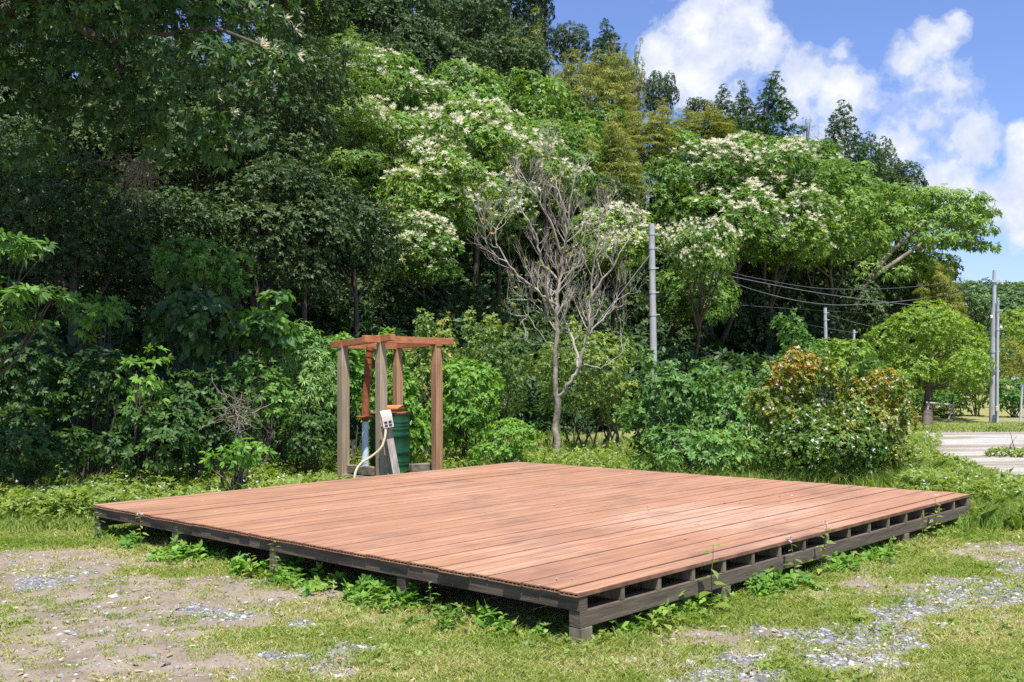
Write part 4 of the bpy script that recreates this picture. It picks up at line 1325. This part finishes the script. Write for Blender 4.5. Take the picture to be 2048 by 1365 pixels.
MAIN = [([(1116, 932, 0), (1114, 860, 0), (1114, 790, 0)], .076, .068, 0),
        ([(1114, 800, 0), (1110, 740, 0), (1113, 660, .0), (1113, 600, .05), (1122, 540, .1), (1132, 470, .1), (1142, 400, .1), (1150, 345, .1)], .060, .014, 16),
        ([(1117, 800, 0), (1135, 770, -.05), (1155, 740, -.1), (1166, 705, -.1), (1177, 650, -.1), (1182, 590, -.1), (1188, 520, -.15), (1205, 440, -.2), (1225, 385, -.2)], .046, .010, 14),
        ([(1156, 735, -.1), (1150, 690, .1), (1130, 640, .3), (1135, 580, .4), (1160, 510, .5), (1170, 440, .5)], .034, .009, 8),
        ([(1113, 610, 0), (1085, 590, -.2), (1045, 560, -.3), (1015, 525, -.3), (995, 490, -.3), (988, 455, -.3)], .032, .008, 7),
        ([(1015, 525, -.3), (985, 505, -.3), (968, 475, -.35), (965, 450, -.4)], .016, .005, 4),
        ([(1115, 560, .1), (1080, 520, .2), (1070, 470, .2), (1040, 420, .2), (1020, 385, .3)], .030, .008, 7),
        ([(1125, 510, .1), (1100, 440, -.1), (1062, 380, -.2), (1040, 340, -.2)], .028, .007, 7),
        ([(1180, 600, -.1), (1205, 560, -.2), (1235, 520, -.2), (1265, 465, -.2), (1290, 430, -.2)], .026, .006, 6),
        ([(1172, 670, -.1), (1205, 640, 0), (1232, 600, .1), (1240, 560, .1)], .022, .006, 5),
        ([(1135, 460, .1), (1125, 400, .0), (1105, 350, 0), (1095, 310, 0)], .022, .006, 6),
        ([(1110, 690, 0), (1075, 665, -.2), (1055, 630, -.2), (1040, 650, -.3)], .014, .005, 3),
        ([(1168, 730, -.1), (1200, 735, -.1), (1235, 715, -.1), (1258, 675, -.1)], .016, .006, 1),
        ([(1112, 640, 0), (1090, 610, -.1), (1060, 600, -.2), (1010, 595, -.2)], .014, .005, 3)]
for (pp, ra, rb, ns) in MAIN:
    P = smoothp(curve(pp), 4)
    ra *= .86; rb *= .86; ns = int(ns * 1.5)
    wob = g.normal(0, .018, P.shape); wob[0] = 0
    P = P + wob
    (trunk if ra > .05 else twig).tube(P, np.linspace(ra, rb, len(P)), 10 if ra > .05 else 6, False)
    for k in range(ns):
        t = g.uniform(.22, 1.0); x = t * (len(P) - 1); i = min(int(x), len(P) - 2)
        q = P[i] + (P[i + 1] - P[i]) * (x - i); b_ = unit(P[i + 1] - P[i])
        pe = unit(np.cross(b_, rsphere(1, g)[0]))
        nd = unit(b_ * .5 + pe * .9 + np.array([0, 0, .15]))
        if q[2] < 2.0: continue
        sprout(q, nd, g.uniform(.34, .70), max(.0080, (ra + (rb - ra) * t) * .5), 1)
link('trunk', trunk.mesh('trunk'), dt, M['grey_bark'])
link('branches', twig.mesh('branches'), dt, M['pale_bark'])
lp = np.array(leafp); V, r = rosette(lp, unit(rsphere(len(lp), g) + [0, 0, .8]), 5, .06, .03, 1.0, .2, g)
link('foliage', leaf_mesh('foliage', V, r), dt, M['olive'])


# ------------------------------------------------------------------ poles and lines
def pole(name, label, top, bottom_z, r0, r1, mat, bands=(), cat='utility pole', foot_xy=None):
    root = empty(name, (top[0] if foot_xy is None else foot_xy[0], top[1], bottom_z), label, cat)
    o = np.array(root.location)
    m2 = MB(); m2.tube([(0, 0, -.2), (np.array(top) - o)], [r0, r1], 14); m2.build('shaft', mat, root)
    for t in bands:
        c = (np.array(top) - o) * t; rr = r0 + (r1 - r0) * t
        m2 = MB(); m2.tube([c - (0, 0, .04), c + (0, 0, .04)], [rr + .012, rr + .012], 14)
        m2.obox(c + (rr + .05, 0, 0), (.05, 0, 0), (0, .015, 0), (0, 0, .015)); m2.build('band', M['steel'], root)
    return root


ptop = at(1303, 448, 30.5); pole('utility_pole', 'concrete utility pole rising into the boughs right of the dead tree', ptop, float(terr(ptop[0], 30.5)), .115, .09, M['concrete'], (.55, .66, .78, .88, .95))
ptop = at(1650, 616, 44); pole('utility_pole', 'short pale pole standing out against the dark wood', ptop, 0, .085, .075, M['steel'], (.95, .88))
ptop = at(1708, 660, 44); pole('utility_pole', 'stubby leaning stub of pole right of the short pale pole', ptop, 0, .06, .055, M['steel'], (.97,), foot_xy=at(1702, 690, 44))
ptop = at(1931, 595, 60); pole('utility_pole', 'thin pale pole behind the round tree against the far hill', ptop, 0, .09, .08, M['steel'], (.95, .85))
d = 30.6
ptop = at(1989, 541, d)
pe = pole('utility_pole', 'tall stepped grey pole beside the lawn at the right', at(1988, 616, d), 0, .105, .085, M['concrete'], (.45, .62), foot_xy=at(1985, 850, d))
o = np.array(pe.location)
m2 = MB(); m2.tube([at(1988, 622, d) - o, ptop - o], [.062, .052], 12); m2.build('upper_shaft', M['steel'], pe)
m2 = MB(); c = at(1989, 563, d) - o; m2.beam(c + (-.12, -.07, 0), c + (.28, -.07, -.02), .04, .05); m2.build('crossarm', M['steel'], pe)
for (px, py) in ((1983, 634), (2004, 566)):
    m2 = MB(); c = at(px, py, d - .05) - o; m2.lathe([(.0, -.05), (.035, -.05), (.045, -.02), (.03, 0), (.045, .025), (.02, .05), (0, .05)], c, 10); m2.build('insulator', M['porcelain'], pe)
pf = pole('signal_post', 'slim steel post standing against the tall stepped pole', at(1996, 596, d - .15), 0, .042, .038, M['steel'], (.9, .75), 'post', foot_xy=at(1994, 850, d - .15))
o = np.array(pf.location)
m2 = MB(); c = at(1994, 818, d - .25) - o; m2.obox(c, (.05, 0, 0), (0, .05, 0), (0, 0, .07)); m2.build('meter_box', M['dirty_box'], pf, .008)
m2 = MB(); c = at(2002, 655, d - .2) - o; m2.lathe([(0, -.05), (.04, -.04), (.045, .0), (.02, .05), (0, .05)], c, 10); m2.build('insulator', M['porcelain'], pf)
ptop = at(2045, 770, 30.2); pole('fence_post', 'slim grey post at the right edge of the picture', ptop, 0, .035, .03, M['steel'], (), 'post', foot_xy=at(2039, 850, 30.2))


def cable(label, pts, rad, mat='cable', name='power_line', cat='cable'):
    P = smoothp([at(*p) for p in pts], 6); m2 = MB(); m2.tube(P, rad * .72, 6)
    tag(m2.build(name, M[mat]), label, cat, 'overhead lines in front of the hillside wood')


cable('thin uppermost sagging line below the spreading tree', [(1305, 480, 30.5), (1450, 541, 38), (1540, 562, 39), (1640, 577, 41), (1760, 578, 43), (1860, 570, 46), (1931, 556, 60)], .012)
cable('thick middle sagging line in front of the dark wood', [(1305, 490, 30.5), (1440, 546, 37), (1500, 561, 38), (1640, 587, 41), (1760, 603, 43), (1850, 612, 48), (1931, 612, 60)], .022)
cable('thick lowest sagging line dipping just above the short pale pole', [(1305, 498, 30.5), (1436, 553, 33), (1500, 578, 37), (1580, 599, 38), (1660, 610, 39), (1730, 609, 40), (1800, 603, 41), (1870, 594, 42), (1989, 566, 30.6)], .020)
cable('faint line running left from the head of the short pale pole', [(1305, 590, 30.5), (1400, 603, 38), (1500, 612, 40), (1650, 622, 44)], .010)
cable('faint line running right from the head of the short pale pole', [(1650, 622, 44), (1720, 626, 48), (1800, 628, 52), (1931, 603, 60)], .010)
cable('short line dropping right from the short pale pole into the tree', [(1650, 627, 44), (1690, 640, 43), (1750, 655, 42), (1800, 662, 40)], .012)
cable('short line ending at the stubby leaning pole', [(1618, 650, 43), (1660, 658, 43.5), (1707, 666, 44)], .012)
cable('line leaving the crossarm of the tall stepped pole to the right', [(2000, 565, 30.6), (2015, 568, 30.5), (2048, 582, 30), (2100, 600, 29.5)], .010)
cable('line between the thin pale pole and the tall stepped pole', [(1931, 601, 60), (1955, 603, 45), (1989, 599, 30.6)], .009)
cable('line rising right from the head of the slim steel post', [(1996, 600, 30.4), (2020, 596, 30), (2048, 589, 29.5), (2100, 575, 29)], .010)
cable('diagonal stay wire between the dead tree and the utility pole', [(1304, 505, 30.5), (1250, 575, 30), (1195, 646, 29.5)], .020, 'cable', 'guy_wire')
cable('thick cable slanting down right from the utility pole head', [(1304, 455, 30.5), (1340, 482, 31), (1390, 522, 32), (1436, 548, 33)], .022)

# timber brace of the round tree
d = 31.3
tbm = gnd(1876, 852)
br = empty('tree_brace', (tbm[0], tbm[1], 0), 'slanting timber support frame at the foot of the round tree', 'tree support')
o = np.array([tbm[0], tbm[1], 0])
for (a_, b_, w) in (((1858, 806, d), (1849, 854, d), .07), ((1906, 810, d), (1895, 856, d), .07), ((1906, 812, d + .5), (1908, 852, d + .5), .045)):
    m2 = MB(); q = at(*b_) - o; q[2] = -.05; m2.tube([at(*a_) - o, q], [w * .45, w * .5], 8); m2.build('leg', M['pale_timber'], br)
m2 = MB(); m2.tube([at(1852, 806, d) - o, at(1910, 811, d) - o], [.04, .036], 8); m2.build('crossbar', M['pale_timber'], br)

# ------------------------------------------------------------------ ground cover
g = np.random.default_rng(44)


def blades(P, H, W, g, lean=.45, curve_=.35):
    n = len(P); a = g.uniform(0, 6.28, n)
    side = np.stack([np.cos(a), np.sin(a), np.zeros(n)], 1)
    b_ = g.uniform(0, 6.28, n); ln = np.abs(g.normal(0, lean, n))
    dr = np.stack([np.cos(b_) * ln, np.sin(b_) * ln, np.ones(n)], 1)
    H = H[:, None]; W = W[:, None]
    mid = P + dr * H * .55
    tip = P + dr * H + np.stack([np.cos(b_), np.sin(b_), -.5 * np.ones(n)], 1) * H * curve_
    V = np.stack([P - side * W / 2, P + side * W / 2, mid + side * W * .4, tip, mid - side * W * .4], 1)
    return V


# short turf
n = 1600000
d_ = 4.7 + (15.0 - 4.7) * g.uniform(0, 1, n) ** 1.15
x_ = g.uniform(-.68, .95, n) * d_
gm = grass_mask(x_, d_); dd = deck_dist(x_, d_)
fine = fbm(x_, d_, 5.5, 91, 3)
keep = (g.uniform(0, 1, n) < (gm * 1.0 * sstep(.33, .60, fine + gm * .22) + .42 * sstep(.48, .62, fbm(x_, d_, 9.0, 17, 3)) + .03)) & (dd > -.55) & (d_ < foot(x_) + 1)
x_, d_, gm, dd = x_[keep], d_[keep], gm[keep], dd[keep]
keep = (dd > 0.02) | (g.uniform(0, 1, len(dd)) < .5)
x_, d_, gm, dd = x_[keep], d_[keep], gm[keep], dd[keep]
H = (g.uniform(.016, .040, len(x_)) * (.6 + .6 * gm) + .05 * sstep(.35, .0, np.abs(dd)) * g.uniform(0, 1, len(x_)) ** 2) * (1 + .05 * (d_ - 5)) * (1 + .5 * sstep(10.5, 13, d_))
V = blades(np.stack([x_, d_, gz_at(x_, d_) - .004], 1), H, g.uniform(.0035, .0065, len(x_)) * (1 + .06 * (d_ - 5)), g, .8)
rn = np.clip(fbm(x_, d_, 1.6, 55, 4) * 1.1 - .06 + g.normal(0, .2, len(x_)) + .12 * (1 - gm), 0, 1)
tag(link('grass', leaf_mesh('grass', V, rn), None, M['grass']), 'short patchy yellow green grass round the deck', 'grass', kind='stuff')
print('turf', len(x_))

# low broad leaved herbs in the turf
n = 42000
d_ = 4.9 + 10 * g.uniform(0, 1, n) ** 1.1; x_ = g.uniform(-.68, .95, n) * d_
gm = grass_mask(x_, d_); dd = deck_dist(x_, d_)
pr_ = gm * sstep(.5, .62, fbm(x_, d_, 1.9, 15, 4)) * .35 + .4 * sstep(.3, .05, np.abs(dd)) * (fbm(x_, d_, 2.5, 8) > .5)
keep = (g.uniform(0, 1, n) < pr_) & (dd > -.4) & (d_ < foot(x_) + .5)
x_, d_, dd = x_[keep], d_[keep], dd[keep]
T = np.stack([x_, d_, gz_at(x_, d_) + g.uniform(.005, .03, len(x_)) + .08 * sstep(.25, 0, np.abs(dd)) * g.uniform(0, 1, len(x_))], 1)
V, r = rosette(T, unit(g.normal(0, .3, (len(T), 3)) + [0, 0, 1]), 5, .035, .018, 1.2, .1, g, 6)
tag(link('ground_herbs', leaf_mesh('ground_herbs', V, r), None, M['weed']), 'low broad leaved herbs scattered through the turf', 'ground cover', kind='stuff')

# taller grass and weeds behind the deck and at the wood edge
def strip(px0, px1, py0, py1, n, g):
    px = g.uniform(px0, px1, n); py = g.uniform(py0, py1, n)
    P = np.array([gnd(a_, b_) for a_, b_ in zip(px, py)])
    ok = (deck_dist(P[:, 0], P[:, 1]) > .04) & ~((px > g.uniform(1818, 1890, n)) & (py < 900 + (px - 1820) * .28 + g.normal(0, 5, n)) & (py > 868))
    return P[ok]


P = np.concatenate([strip(-40, 760, 940, 1000, 9000, g), strip(-40, 300, 985, 1070, 7000, g), strip(640, 1900, 880, 985, 34000, g), strip(1780, 2080, 950, 1065, 9000, g), strip(1800, 1900, 880, 960, 5000, g), strip(1820, 2080, 846, 866, 6000, g)])
zz = gz_at(P[:, 0], P[:, 1]); P[:, 2] = zz
keep = (P[:, 1] < foot(P[:, 0]) + 2)
P = P[keep]
hg = g.uniform(.08, .30, len(P)) * (.45 + 1.0 * fbm(P[:, 0], P[:, 1], .9, 71))
hg = np.where(P[:, 0] > 6.2, hg * .5, hg); hg = np.where((P[:, 0] < -3) & (P[:, 1] < 12.3), hg * .45, hg)
hg = np.where(np.hypot(P[:, 0] - P2[0], P[:, 1] - P2[1] - .5) < 1.6, hg * .4, hg)
hg = np.where((P[:, 1] > 27) | ((P[:, 0] > 5.2) & (P[:, 1] < 13.5)), hg * .5, hg)
V = blades(P, hg * 1.25, g.uniform(.006, .012, len(P)), g, .3, .4)
rn = np.clip(fbm(P[:, 0], P[:, 1], .8, 61) * .8 - .1 + g.normal(0, .2, len(P)), 0, 1)
tag(link('tall_grass', leaf_mesh('tall_grass', V, rn), None, M['grass']), 'taller rough grass along the back of the deck and the wood edge', 'grass', kind='stuff')

# weedy strip, leafy, with small white flowers
P = np.concatenate([strip(-40, 640, 975, 1045, 1700, g), strip(100, 900, 945, 985, 1500, g), strip(1800, 2060, 925, 1010, 1500, g), strip(900, 1500, 915, 960, 900, g), strip(1780, 1880, 870, 950, 700, g)])
keep = (P[:, 1] < foot(P[:, 0]) + .8) & (deck_dist(P[:, 0], P[:, 1]) > .12); P = P[keep]
P[:, 2] = gz_at(P[:, 0], P[:, 1])
hh = g.uniform(.06, .32, len(P)) * sstep(.2, .7, fbm(P[:, 0], P[:, 1], .8, 23)) + .05
hh = np.where(P[:, 0] > 5.6, hh * .4, hh)
hh = np.where(np.hypot(P[:, 0] - P2[0], P[:, 1] - P2[1] - .5) < 1.6, hh * .35, hh)
T = []; 
for k in range(4):
    T.append(P + np.stack([g.normal(0, .03, len(P)), g.normal(0, .03, len(P)), hh * (k + 1) / 4], 1))
T = np.concatenate(T)
V, r = rosette(T, unit(g.normal(0, .3, (len(T), 3)) + [0, 0, 1]), 6, .062, .028, 1.15, .25, g, 6)
tag(link('weeds', leaf_mesh('weeds', V, r), None, M['weed']), 'lush leafy weeds along the wood edge left and right of the deck', 'weeds', kind='stuff')
sel = g.uniform(0, 1, len(P)) < .13
T = P[sel] + np.stack([g.normal(0, .03, sel.sum()), g.normal(0, .03, sel.sum()), hh[sel] * 1.1 + .02], 1)
V, r = rosette(T, unit(g.normal(0, .4, (len(T), 3)) + [0, 0, 1]), 7, .022, .014, .9, 0, g)
tag(link('wild_flowers', leaf_mesh('wild_flowers', V, r), None, M['white_petal']), 'tiny white wild flowers dotted over the weeds', 'flowers', kind='stuff')

# pebbles on the gravel patches
n = 160000
d_ = 4.9 + 6.5 * g.uniform(0, 1, n); x_ = g.uniform(-.56, .56, n) * d_
gv = gravel_mask(x_, d_)
gmm = grass_mask(x_, d_)
keep = (g.uniform(0, 1, n) < gv * .30 * sstep(.3, .6, fbm(x_, d_, 4, 66)) + .03 * (1 - gmm) + .10 * sstep(0, .3, gv)) & (deck_dist(x_, d_) > .05)
x_, d_ = x_[keep], d_[keep]; n = len(x_)
c = np.stack([x_, d_, gz_at(x_, d_) + .001], 1)
s_ = np.clip(g.lognormal(math.log(.0085), .45, n), .004, .028)[:, None]
oc = np.array([(1, 0, 0), (0, 1, 0), (-1, 0, 0), (0, -1, 0), (0, 0, 1), (.7, .7, .6), (-.7, .6, .7), (-.6, -.7, .6), (.7, -.6, .7)], float)
a = g.uniform(0, 6.28, n); ca, sa = np.cos(a), np.sin(a)
Vp = []
for v in oc:
    j = v[None] * g.uniform(.7, 1.25, (n, 3)) * np.array([1.25, .9, .6])
    Vp.append(c + s_ * np.stack([j[:, 0] * ca - j[:, 1] * sa, j[:, 0] * sa + j[:, 1] * ca, j[:, 2]], 1))
Vp = np.stack(Vp, 1)
tri = np.array([(0, 5, 8), (0, 1, 5), (1, 2, 6), (1, 6, 5), (2, 3, 7), (2, 7, 6), (3, 0, 8), (3, 8, 7), (4, 5, 6), (4, 6, 7), (4, 7, 8), (4, 8, 5)])
Fp = (np.arange(n)[:, None, None] * 9 + tri[None]).reshape(-1, 3)
pm, NN, bb = newmat('pebble')
at_ = NN.n('ShaderNodeAttribute', {'attribute_name': 'rnd'}).outputs['Fac']
NN.t.links.new(NN.ramp(at_, [(0, (.12, .12, .125)), (.5, (.25, .25, .26)), (.85, (.38, .38, .38)), (1, (.55, .53, .50))]), bb.inputs['Base Color']); bb.inputs['Roughness'].default_value = .9
tag(link('gravel', mesh_np('gravel', Vp.reshape(-1, 3), Fp, np.repeat(g.uniform(0, 1, n), 12)), None, pm), 'loose grey gravel lying in patches on the ground', 'gravel', kind='stuff')
print('pebbles', n)

# dry leaves and chips
n = 1500
d_ = 4.9 + 8 * g.uniform(0, 1, n) ** 1.3; x_ = g.uniform(-.56, .56, n) * d_
ok = deck_dist(x_, d_) > .03; x_, d_ = x_[ok], d_[ok]; n = len(x_)
T = np.stack([x_, d_, gz_at(x_, d_) + .012], 1)
nd = 46   # some have blown onto the boards
ad, bd = g.uniform(.1, DA - .1, nd), g.uniform(.1, DB - .1, nd)
T = np.concatenate([T, np.stack([N_[0] + ad * dx[0] + bd * dyv[0], N_[1] + ad * dx[1] + bd * dyv[1], np.full(nd, DZ + .006)], 1)]); n += nd
D = unit(np.stack([g.normal(0, 1, n), g.normal(0, 1, n), g.normal(0, .12, n)], 1))
D[-nd:, 2] = .03
V = leaf_arrays(T, D, unit(np.stack([g.normal(0, .25, n), g.normal(0, .25, n), np.ones(n)], 1)), g.uniform(.02, .07, n), g.uniform(.008, .026, n), 6, .15)
tag(link('leaf_litter', leaf_mesh('leaf_litter', V, g.uniform(0, 1, n)), None, M['litter']), 'dry pale leaves and wood chips scattered over the ground', 'leaf litter', kind='stuff')


# ------------------------------------------------------------------ single weeds along the deck edge
def weed(label, px, py, h, leafL, nl, seed, top=None, name='weed', lean=(0, 0), mat='weed', W=.42):
    g = np.random.default_rng(seed)
    p = gnd(px, py)
    la, lb_ = deck_local(p[0], p[1])
    if -.3 < la < DA + .1 and -.3 < lb_ < DB + .1 and py > 1040:      # keep it just outside the deck
        if abs(la) < abs(lb_): la = min(la, -.09)
        else: lb_ = min(lb_, -.09)
        if la > 0 and lb_ > 0: lb_ = -.09
        p = np.array([N_[0] + la * dx[0] + lb_ * dyv[0], N_[1] + la * dx[1] + lb_ * dyv[1], 0])
    z = float(gz_at(p[0], p[1]))
    root = empty(name, (p[0], p[1], z), label, 'weed')
    pts = [np.array([lean[0] * t * t + g.normal(0, .006), lean[1] * t * t + g.normal(0, .006), h * t - .01]) for t in np.linspace(0, 1, 6)]
    m2 = MB(); m2.tube(pts, np.linspace(.005, .002, 6), 5, False); link('stem', m2.mesh('stem'), root, M['stem'])
    t = np.linspace(.08, .98, nl); a = np.arange(nl) * 2.4 + g.uniform(0, 6)
    P = np.array([[np.interp(q, np.linspace(0, 1, 6), [v[k] for v in pts]) for k in range(3)] for q in t])
    D = unit(np.stack([np.cos(a), np.sin(a), g.uniform(.0, .7, nl)], 1))
    V = leaf_arrays(P, D, np.tile([0, 0, 1.0], (nl, 1)) + g.normal(0, .2, (nl, 3)), leafL * (1.15 - .7 * t) * g.uniform(.8, 1.2, nl), leafL * W * (1.1 - .6 * t), 6, .1, .35)
    link('foliage', leaf_mesh('foliage', V, g.uniform(.2, .9, nl)), root, M[mat])
    if top:
        T = np.array(pts[-1])[None] + g.normal(0, .02, (top[1], 3)); V, r = rosette(T, unit(g.normal(0, .5, (top[1], 3)) + [0, 0, 1]), 6, .02, .012, .9, 0, g)
        link('flowers', leaf_mesh('flowers', V, r), root, M[top[0]])


WE = [('tall dock weed with drooping leaf nearest the right front of the deck', 1372, 1218, .46, .17, 9, None, (.02, 0), 'weed'),
      ('tall weed with pink flowers halfway along the right front of the deck', 1535, 1165, .36, .10, 10, ('pink_petal', 5), (-.03, 0), 'weed'),
      ('leafy weed with pale flower tops right of the pink one', 1605, 1150, .42, .12, 12, ('pink_petal', 3), (.03, 0), 'weed'),
      ('bushy weed rising over the right end of the deck front', 1838, 1078, .42, .10, 16, ('white_petal', 2), (0, 0), 'weed'),
      ('slim upright weed near the right end of the deck front', 1790, 1085, .30, .07, 10, None, (0, 0), 'weed'),
      ('low bright rosette beside the second right hand post', 1495, 1192, .16, .13, 14, None, (0, 0), 'fresh'),
      ('low broad weed beside the near corner post of the deck', 1290, 1250, .17, .14, 9, None, (.03, 0), 'weed'),
      ('slim weed between dock weed and corner post', 1265, 1255, .14, .10, 8, None, (0, 0), 'weed'),
      ('tall weed in front of the left side of the deck', 612, 1155, .34, .10, 14, None, (0, 0), 'fresh'),
      ('bushy weed left of the second post on the left side', 570, 1145, .20, .10, 14, None, (-.03, 0), 'weed'),
      ('weed with white flower top over the left side of the deck', 365, 1092, .36, .09, 10, ('white_petal', 3), (0, 0), 'weed'),
      ('slim weed between two posts on the left side', 441, 1108, .30, .08, 10, None, (0, 0), 'fresh'),
      ('leafy weed under the left corner of the deck', 208, 1066, .30, .10, 12, None, (0, 0), 'fresh'),
      ('bushy pale weed beside the left corner of the deck', 245, 1078, .30, .10, 14, None, (0, 0), 'bluish'),
      ('weed with pale leaves under the middle of the left side', 965, 1215, .24, .09, 10, None, (0, 0), 'bluish'),
      ('low weed in the shade right of the middle left post', 880, 1190, .18, .10, 12, None, (0, 0), 'weed'),
      ('low weed just left of the near corner post', 1095, 1250, .15, .10, 12, None, (0, 0), 'fresh'),
      ('tall wild weed behind the left corner of the deck', 118, 1010, .62, .11, 22, None, (0, 0), 'fresh'),
      ('tall weed at the wood edge above the left corner', 305, 985, .55, .10, 20, ('white_petal', 3), (0, 0), 'weed'),
      ('tall thin weed beside the gravel drive right of the abelia', 1862, 975, .75, .08, 24, ('white_petal', 5), (0, 0), 'weed'),
      ('leafy clump under the right corner of the deck', 1920, 1052, .22, .10, 16, None, (0, 0), 'fresh'),
      ('small weed growing in front of the leaning stake', 768, 958, .34, .06, 14, None, (0, 0), 'weed')]
for i, (lb, px, py, h, LL, nl, top, lean, mt) in enumerate(WE):
    weed(lb, px, py, h, LL, nl, 300 + i, top, 'weed', lean, mt)

# stones at the near post
for i, (px, py, s_, lb) in enumerate([(1151, 1294, .030, 'small white stone at the foot of the near corner post'), (1180, 1296, .024, 'flat pale stone right of the near corner post'),
                                      (1140, 1309, .020, 'little pinkish stone on the grass in front of the corner post'), (1160, 1313, .016, 'tiny pale stone right of the pinkish stone'), (225, 1195, .028, 'white pebble lying alone on the bare earth at left')]):
    p = gnd(px, py); g2 = np.random.default_rng(i + 60)
    import bmesh
    bm = bmesh.new(); bmesh.ops.create_icosphere(bm, subdivisions=2, radius=1)
    for v in bm.verts:
        v.co *= 1 + g2.normal(0, .09)
        v.co.x *= s_ * 1.3; v.co.y *= s_; v.co.z *= s_ * .6
    me = bpy.data.meshes.new('stone'); bm.to_mesh(me); bm.free()
    o = link('stone', me, None, M['stone']); o.location = (p[0], p[1], float(gz_at(p[0], p[1])) + s_ * .25)
    tag(o, lb, 'stone', 'stones lying on the ground')

# dead brown twigs in the thicket
g = np.random.default_rng(71)
for (px, py, d, lb, sz) in [(475, 830, 14.2, 'bush of dead brown twigs in the dark thicket', .5), (275, 330, 15.6, 'tangle of hanging dead vines below the overhanging tree', 1.0)]:
    p = at(px, py, d); m2 = MB()
    for q in range(70):
        s0 = g.normal(0, .12, 3); dd = unit(g.normal(0, 1, 3) * [1, .6, 1] + [0, 0, -.5 if py < 500 else .5]); pts = [s0]
        for k in range(6):
            dd = unit(dd + g.normal(0, .3, 3)); pts.append(pts[-1] + dd * .12 * sz)
        m2.tube(pts, np.linspace(.007, .002, 7), 4, False)
    if py > 500:
        m2.tube([(0, 0, 0), (.05, 0, -.4), (.02, 0, -p[2])], [.02, .03, .035], 6)
    else:
        for q in range(0):
            x = g.normal(0, .5); m2.tube([(x, 0, .9), (x + .05, .05, .2), (x + g.normal(0, .1), 0, -.6), (x + g.normal(0, .15), .1, -p[2] + float(terr(p[0], d)))], [.012, .012, .01, .01], 5, False)
    o = m2.build('dead_twigs', M['limb']); o.location = tuple(p); tag(o, lb, 'twigs')

# lush low weeds growing along the deck's open sides
g = np.random.default_rng(91)
n = 2600
t = g.uniform(0, 1, n)
left = g.uniform(0, 1, n) < .55
a_ = np.where(left, -np.abs(g.normal(0, .14, n)) + .16, t * DA); b_ = np.where(left, t * DB, -np.abs(g.normal(0, .14, n)) + .12)
x_ = N_[0] + a_ * dx[0] + b_ * dyv[0]; y_ = N_[1] + a_ * dx[1] + b_ * dyv[1]
cl_ = sstep(.47, .66, fbm(x_, y_, 1.9, 29, 3))
keep = g.uniform(0, 1, n) < cl_ * .5 + .03
x_, y_, cl_ = x_[keep], y_[keep], cl_[keep]
hh = g.uniform(.02, .15, len(x_)) * (.35 + .65 * cl_)
T = np.concatenate([np.stack([x_ + g.normal(0, .02, len(x_)), y_ + g.normal(0, .02, len(x_)), gz_at(x_, y_) + hh * k / 3], 1) for k in (1, 2, 3)])
V, r = rosette(T, unit(g.normal(0, .35, (len(T), 3)) + [0, 0, 1]), 5, .065, .03, 1.1, .2, g, 6)
tag(link('edge_weeds', leaf_mesh('edge_weeds', V, r), None, M['fresh']), 'bright leafy weeds tufting along the open sides of the deck', 'weeds', kind='stuff')
